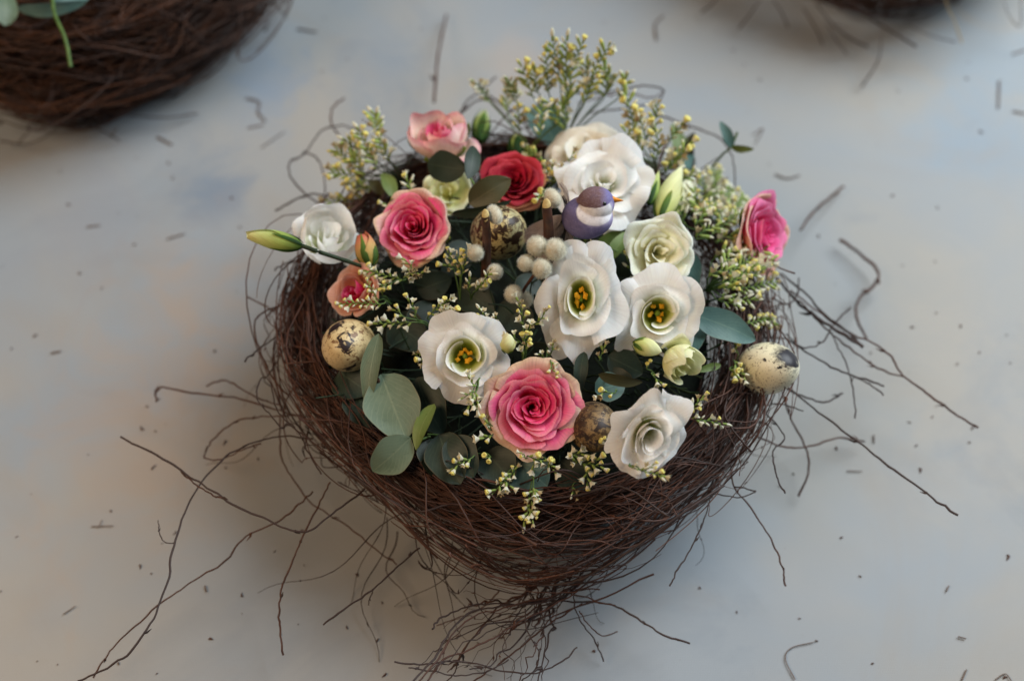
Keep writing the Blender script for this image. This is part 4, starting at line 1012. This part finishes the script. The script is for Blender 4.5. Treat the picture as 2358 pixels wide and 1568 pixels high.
# ------------------------------------------------------------------ willow twigs and catkins
def catkin(root, px, py, lift, rpx, ax=(0, 0), el=1.15):
    c = pt(px, py, lift); R_ = rpx * mpp(c); inv = root.matrix_world.inverted()
    m = inv @ frame(c, view_axis(*ax))
    prof = [(math.cos(a) * R_ * .86, math.sin(a) * R_ * .86 * el) for a in np.linspace(-PI / 2, PI / 2, 14)]
    core = obj('catkin', lathe(prof, 20, M['furcore'], 'catkin'), root); core.matrix_local = m
    V = []; F = []; r = np.random.default_rng(int(px))
    for i in range(2400):
        d = r.normal(size=3); d /= np.linalg.norm(d)
        p = d * np.array([1, 1, el]) * R_ * .82
        dd = d + r.normal(0, .28, 3) + np.array([0, 0, .35]); dd /= np.linalg.norm(dd)
        L = R_ * r.uniform(.20, .40); s_ = np.cross(dd, r.normal(size=3)); s_ /= np.linalg.norm(s_); s_ *= R_ * .013
        n = len(V); V += [p - s_, p + s_, p + dd * L]; F.append((n, n + 1, n + 2))
    f = obj('fur', mesh('fur', np.array(V), F, M['fur']), core); f['kind'] = 'stuff'
def willow(pts, r, lab, cats):
    root = sprig_root('willow_twig', *pts[-1], lab, 'willow twig', 'cut willow twigs')
    W_ = [pt(*p) for p in pts]; P = smooth([tuple(p - root.location) for p in W_], 14); k = mpp(W_[0])
    obj('bark_stem', mesh('bark_stem', *tube(P, np.linspace(r, r * 1.25, 14) * k, 12), M['bark']), root)
    d = (W_[0] - W_[1]).normalized(); n = (d * .15 + view_axis(-.40, -.15)).normalized()
    o = obj('cut_end', lathe([(0, .0006), (r * k * .82, .0005), (r * k * 1.02, 0), (r * k * .95, -.0012)], 16, M['cut'], 'cut_end'), root)
    o.matrix_local = root.matrix_world.inverted() @ frame(W_[0], n) @ Matrix.Diagonal((.9, 1.6, 1, 1))
    sc = W_[0] - d * .003
    for c in cats: catkin(root, *c)
    return root
w1 = willow([(1117, 497, .026), (1121, 540, .017), (1120, 590, .006), (1118, 640, -.008)], 9.5, 'cut willow twig with catkins in front of the blotched egg',
       [(1139, 494, .023, 18, (.9, -2.0), 1.55), (1095, 582, .012, 20), (1140, 626, .002, 19), (1112, 654, -.006, 15)])
w2 = willow([(1258, 475, .029), (1262, 510, .022), (1264, 560, .010), (1266, 600, -.006)], 11, 'cut willow twig with catkins just left of the bird',
       [(1273, 456, .026, 19, (1.1, -1.8), 1.5), (1237, 567, .016, 25), (1279, 575, .017, 27), (1211, 606, .012, 20, (-.4, .0)), (1248, 618, .014, 24), (1182, 677, .002, 21), (1208, 690, -.008, 20)])
px_stem(w2, [(1248, 610, .010), (1225, 640, .004), (1205, 670, -.004), (1195, 700, -.014)], 4, 'bark', 'side_shoot')
px_stem(w2, [(1180, 670, .000), (1205, 690, -.010)], 3, 'bark', 'side_shoot')
px_stem(w1, [(1140, 626, -.001), (1118, 630, -.006)], 3, 'bark', 'side_shoot')
px_stem(w1, [(1095, 582, .008), (1118, 610, -.002)], 3, 'bark', 'side_shoot')

# ------------------------------------------------------------------ the bird
def build_bird():
    c = pt(1350, 497, .021); k = mpp(c)
    root = empty('toy_bird', Matrix.Translation(c) @ Matrix((RGT, UP, -FWD)).transposed().to_4x4())
    tagit(root, 'small purple and white toy bird with orange beak perched among the white flowers', 'toy bird')
    u = k
    def sm(a, b, h): 
        q = np.clip(.5 + .5 * (b - a) / h, 0, 1); return b * (1 - q) + a * q - h * q * (1 - q)
    def sdf(P):
        def sph(cx, cy, cz, r, s=(1, 1, 1)):
            return (np.sqrt(((P[:, 0] - cx) / s[0]) ** 2 + ((P[:, 1] - cy) / s[1]) ** 2 + ((P[:, 2] - cz) / s[2]) ** 2) - r) * min(s)
        body = sph(0, -4, 0, 50, (1.14, 1.0, 1.0))
        chest = sph(24, -6, 10, 36)
        hd = sph(20, 25, 26, 39, (1.10, 1.0, 1.0))
        d = sm(body, chest, 8.0)
        return sm(d, hd, 1.2)
    nu, nv = 150, 110; O = np.array([10., 8., 10.])
    th = np.linspace(0, 2 * PI, nu, endpoint=False); ph = np.linspace(0, PI, nv)
    D = np.array([[math.sin(p) * math.cos(t), math.cos(p), math.sin(p) * math.sin(t)] for p in ph for t in th])
    lo = np.zeros(len(D)); hi = np.full(len(D), 95.)
    tt = np.linspace(0, 95, 120); best = np.zeros(len(D))
    for t in tt:                       # last inside sample along each ray
        ins = sdf(O + D * t) < 0; best = np.where(ins, t, best)
    lo = best; hi = best + 1.0
    for _ in range(14):
        m = (lo + hi) / 2; ins = sdf(O + D * m[:, None]) < 0; lo = np.where(ins, m, lo); hi = np.where(ins, hi, m)
    P = O + D * lo[:, None]
    F = [(j * nu + i, j * nu + (i + 1) % nu, (j + 1) * nu + (i + 1) % nu, (j + 1) * nu + i) for j in range(nv - 1) for i in range(nu)]
    me = mesh('body', P * u, F, None and [] or [M['eye']])
    # painted pattern: pigment per vertex
    x, y, z = P[:, 0], P[:, 1], P[:, 2]
    nn = np.array([noise.noise(Vector((a * .06, b * .06, c_ * .06))) for a, b, c_ in P])
    purple = np.array(R(112, 106, 150)[:3]); dark = np.array(R(84, 76, 110)[:3]); white = np.array(R(246, 243, 245)[:3]); brown = np.array(R(108, 82, 82)[:3]); lav = np.array(R(190, 180, 212)[:3])
    C = np.tile(purple, (len(P), 1))
    def mixin(mask, col): C[:] = C * (1 - mask[:, None]) + col * mask[:, None]
    ss = lambda a, b, v: np.clip((v - a) / (b - a), 0, 1)
    mixin(ss(-5, -45, x) * .6, dark)
    # white cheek and breast, a crescent under the cap
    cres = ((x - 16) / 43) ** 2 + ((y - 3) / 33) ** 2
    wm = (1 - ss(.86, 1.0, cres + nn * .05))
    grad = ss(-36, -20, y)
    mixin(wm * (.35 + .65 * grad), white)
    mixin((1 - ss(1.0, 1.5, cres)) * ss(-34, -22, y) * (1 - wm) * .7 * (x > 0), lav)
    # cap
    cap = ((x - 14) / 42) ** 2 + ((y - 40) / 30) ** 2
    cm = 1 - ss(.98, 1.03, cap + nn * .06)
    mixin(cm, brown)
    mixin(cm * ss(26, 46, x + nn * 6), purple * 1.05)
    mixin((1 - cm) * ss(10, 30, y) * (1 - ss(-14, 0, x)) , dark)
    ca = me.color_attributes.new('paint', 'FLOAT_COLOR', 'POINT')
    ca.data.foreach_set('color', np.concatenate([C, np.ones((len(C), 1))], 1).astype(np.float32).ravel())
    t = NT('flocked paint'); at = t.add('ShaderNodeVertexColor', layer_name='paint')
    n1 = t.noise(2600, 2, .7); n2 = t.noise(500, 3)
    cc = t.mix(t.ramp(n1, [(.50, (0, 0, 0)), (.72, (.30, .30, .30))]), at.outputs[0], R(210, 200, 222))
    cc = t.mix(t.ramp(n2, [(.3, (.22, .22, .22)), (.55, (0, 0, 0))]), cc, R(60, 52, 90))
    t.base(cc, .85, .15); t.bump(n1, .35, .0003)
    me.materials[0] = t.m
    obj('body', me, root)
    # beak: upper and lower half, cone pointing right
    for s_, zz in ((1, 0), (-1, -3)):
        pr = [(10 - q * 9.6, q * 28) for q in np.linspace(0, 1, 6)]
        b = obj('beak', lathe([(max(r, .2) * u, z * u) for r, z in pr], 10, M['beak'], 'beak'), root)
        b.matrix_local = Matrix.Translation(Vector((54, 33 + s_ * 1.3, 34 + zz)) * u) @ Vector((1, -.10 - .05 * s_, .12)).to_track_quat('Z', 'Y').to_matrix().to_4x4() @ Matrix.Diagonal((.8, .85, 1, 1))
    for px_, pz in ((37, 1), ):
        e = obj('eye', lathe([(math.cos(a) * 6.0 * u, math.sin(a) * 4.6 * u) for a in np.linspace(-PI / 2, PI / 2, 9)], 12, M['eye'], 'eye'), root)
        n = Vector((.45, -.12, .88)).normalized(); pos = Vector((18, 25, 26)) + Vector((n.x * 41, n.y * 37, n.z * 37))
        e.matrix_local = Matrix.Translation(pos * u) @ n.to_track_quat('Z', 'Y').to_matrix().to_4x4()
    # folded wings, a shallow shell on each flank
    for sg, (wx, wy, wz) in ((1, (-26, 2, 33)), (-1, (-22, 16, -34))):
        V = []; F = []; n1_, n2_ = 15, 11
        for side in (0, 1):
            for j in range(n2_):
                for i in range(n1_):
                    a, b_ = -1 + 2 * i / (n1_ - 1), -1 + 2 * j / (n2_ - 1)
                    h = math.sqrt(max(0, 1 - b_ * b_)) ; xx = a * 28 * (1 - .25 * abs(b_)); yy = b_ * 19 * math.sqrt(max(0, 1 - a * a)) - (6 * (a < 0) * a * a)
                    V.append((xx * u, yy * u, ((5.0 * (1 - a * a) * (1 - b_ * b_) - .0045 * xx * xx - .006 * yy * yy) * (1 if side == 0 else -.2) - (0 if side == 0 else 5)) * u))
        for side in (0, 1):
            o_ = side * n1_ * n2_
            for j in range(n2_ - 1):
                for i in range(n1_ - 1):
                    q_ = (o_ + j * n1_ + i, o_ + j * n1_ + i + 1, o_ + (j + 1) * n1_ + i + 1, o_ + (j + 1) * n1_ + i); F.append(q_ if side == 0 else q_[::-1])
        wn = obj('wing', mesh('wing', V, F, M['wing']), root)
        nn_ = Vector((wx * .55, wy * .5, wz)).normalized()
        wn.matrix_local = Matrix.Translation(Vector((wx, wy, wz)) * u) @ nn_.to_track_quat('Z', 'Y').to_matrix().to_4x4() @ Matrix.Rotation(.5 * sg, 4, 'Z')
    # wire leg
    P_ = smooth([(8 * u, -48 * u, 0), (11 * u, -62 * u, -4 * u), (4 * u, -85 * u, -22 * u)], 8)
    obj('leg', mesh('leg', *tube(P_, np.full(8, 1.6 * u), 6), M['f_white']), root)
    # tail and side feathers: a shaft with barbs
    def feather(base, tip, wd, mat, n=46, seed=0, bendz=.0, name='feather'):
        r = np.random.default_rng(seed); b = np.array(base, float); t_ = np.array(tip, float); d = t_ - b; L = np.linalg.norm(d); d /= L
        s_ = np.cross(d, (0, 0, 1)); s_ /= np.linalg.norm(s_); B = Batch()
        mid = (b + t_) / 2 + s_ * L * .10 + np.array([0, 0, bendz])
        sh = smooth([b, mid, t_], 20); B.add(*tube(sh * u, np.linspace(1.1, .3, 20) * u, 4))
        for i in range(n):
            q = .06 + .92 * i / n; k_ = q * 19; i0 = int(k_); p = sh[i0] * (1 - k_ + i0) + sh[min(i0 + 1, 19)] * (k_ - i0)
            wl = wd * math.sin(PI * (.12 + .80 * q)) ** .7
            for sg in (-1, 1):
                e = p + (s_ * sg * .55 + d * .95) * wl * r.uniform(.85, 1.1) + np.array([0, 0, r.normal(0, 1.5)])
                m_ = (p + e) / 2 + s_ * sg * wl * .10
                Pb = smooth([p, m_, e], 5); B.add(*tube(Pb * u, np.array([1.0, 1.0, .9, .7, .25]) * .75 * u, 3))
        return obj(name, B.mesh(name, M[mat]), root)
    feather((-50, 5, -6), (-128, -60, -34), 40, 'feather', 60, 1)
    feather((-48, -10, -12), (-100, -95, -50), 36, 'feather', 60, 2)
    feather((-44, -20, -16), (-60, -110, -60), 32, 'feather_dk', 50, 3)
    feather((-40, -25, -16), (-25, -100, -60), 26, 'feather', 50, 6)
    feather((-40, 22, -4), (-62, 75, 8), 10, 'feather', 18, 4)
    feather((-46, 12, -2), (-56, 44, 12), 8, 'feather_dk', 16, 5)
    return root
build_bird()

# ------------------------------------------------------------------ scraps on the cloth
def scrap(pts, r, label, key='scrap'):
    W_ = [onz(x, y, 0) for x, y in pts]; W_ = [Vector((p.x, p.y, cloth_h(p.x, p.y) + .0008)) for p in W_]
    o_ = W_[0]; P = smooth([tuple(p - o_) for p in W_], 5 * len(W_)); b = twig_path(P, r * .52 * mpp(o_), 6, 0, .8)
    o = obj('twig_scrap', b.mesh('twig_scrap', M[key]), loc=o_); tagit(o, label, 'twig scrap')
scrap([(568, 232), (598, 240), (596, 262), (612, 282)], 3.5, 'bent forked twig scrap on the cloth between the left nest and the middle one')
scrap([(572, 297), (608, 290)], 3, 'short twig scrap just below the bent forked one')
scrap([(602, 340), (655, 305)], 2.6, 'long thin faint scrap at the lower right of the forked one')
scrap([(365, 322), (398, 338)], 4, 'stubby scrap below the right side of the top left nest')
scrap([(260, 325), (272, 308)], 4, 'dark stub under the edge of the top left nest')
scrap([(685, 68), (730, 76)], 3.6, 'faint scrap right of the top left nest')
scrap([(385, 550), (425, 538)], 3.2, 'short scrap on the warm patch left of the long lime bud')
scrap([(200, 522), (230, 518)], 3, 'flat scrap at the far left below the top left nest')
scrap([(1512, 95), (1508, 62), (1526, 42)], 5, 'thick curved scrap at the top between the two flower tops')
scrap([(1785, 402), (1812, 412), (1842, 405)], 3.4, 'small angled scrap right of the slender leaves')
scrap([(2300, 190), (2297, 255)], 4, 'upright dark scrap near the right edge')
scrap([(2330, 262), (2360, 268)], 3.6, 'scrap cut by the right edge of the picture')
scrap([(2330, 128), (2362, 118)], 3.6, 'scrap in the upper right corner')
scrap([(1735, 310), (1757, 296), (1740, 330)], 3, 'small hooked scrap beyond the slender leaves')
scrap([(1828, 1568), (1806, 1522), (1820, 1496), (1872, 1483)], 2.6, 'long hooked twig on the cloth at the lower right edge')
scrap([(2212, 1568), (2222, 1545)], 4, 'short dark scrap at the bottom right edge')
scrap([(2288, 1568), (2310, 1555), (2325, 1572)], 3, 'crooked scrap in the bottom right corner')
scrap([(2202, 1470), (2220, 1475)], 3.6, 'dark stub above the bottom right corner')
scrap([(2176, 1365), (2182, 1352)], 3.6, 'brown stub right of the lowest branches')
scrap([(212, 1213), (262, 1212)], 2.6, 'crossed flat scrap in the warm area at the left')
scrap([(228, 1216), (236, 1198)], 2.2, 'tiny stub standing on the crossed flat scrap')
scrap([(150, 1418), (178, 1400)], 2.6, 'light brown slanting scrap at the lower left')
scrap([(474, 1352), (478, 1366)], 3.4, 'short upright scrap between the long twigs at the lower left')
scrap([(2012, 1002), (2013, 1020)], 3.4, 'stub beside the long straight twig at the right')
scrap([(118, 812), (140, 808)], 4, 'dark stub at the left edge middle')
scrap([(1950, 1085), (1985, 1086)], 2.4, 'faint flat scrap below the long straight twig')
fr = random.Random(5)
fleck = []
for i in range(4):
    P = smooth([(0, 0, 0), (.0006, .0005 * (i - 1), .0003), (.0014 + .0005 * i, .0002, 0)], 5)
    V, F = tube(P, np.array([.0002, .0004, .00045, .0004, .00015]), 5); fleck.append(mesh('fleck', V, F, M['twig'], True))
n = 0
while n < 120:
    x, y = fr.uniform(0, 2358), fr.uniform(0, 1568)
    if ((x - 1215) / 640) ** 2 + ((y - 760) / 640) ** 2 < 1 or (x < 600 and y < 300): continue
    p = onz(x, y, 0); p.z = cloth_h(p.x, p.y) + .0003; o = obj('twig_fleck', fleck[n % 4], loc=p); s_ = fr.uniform(.35, 1.1)
    o.rotation_euler = (0, 0, fr.uniform(0, 6.3)); o.scale = (s_, s_ * fr.uniform(.6, 1.3), s_)
    tagit(o, 'tiny brown fleck of twig lying on the cloth', 'twig fleck', 'brown flecks scattered over the cloth'); n += 1
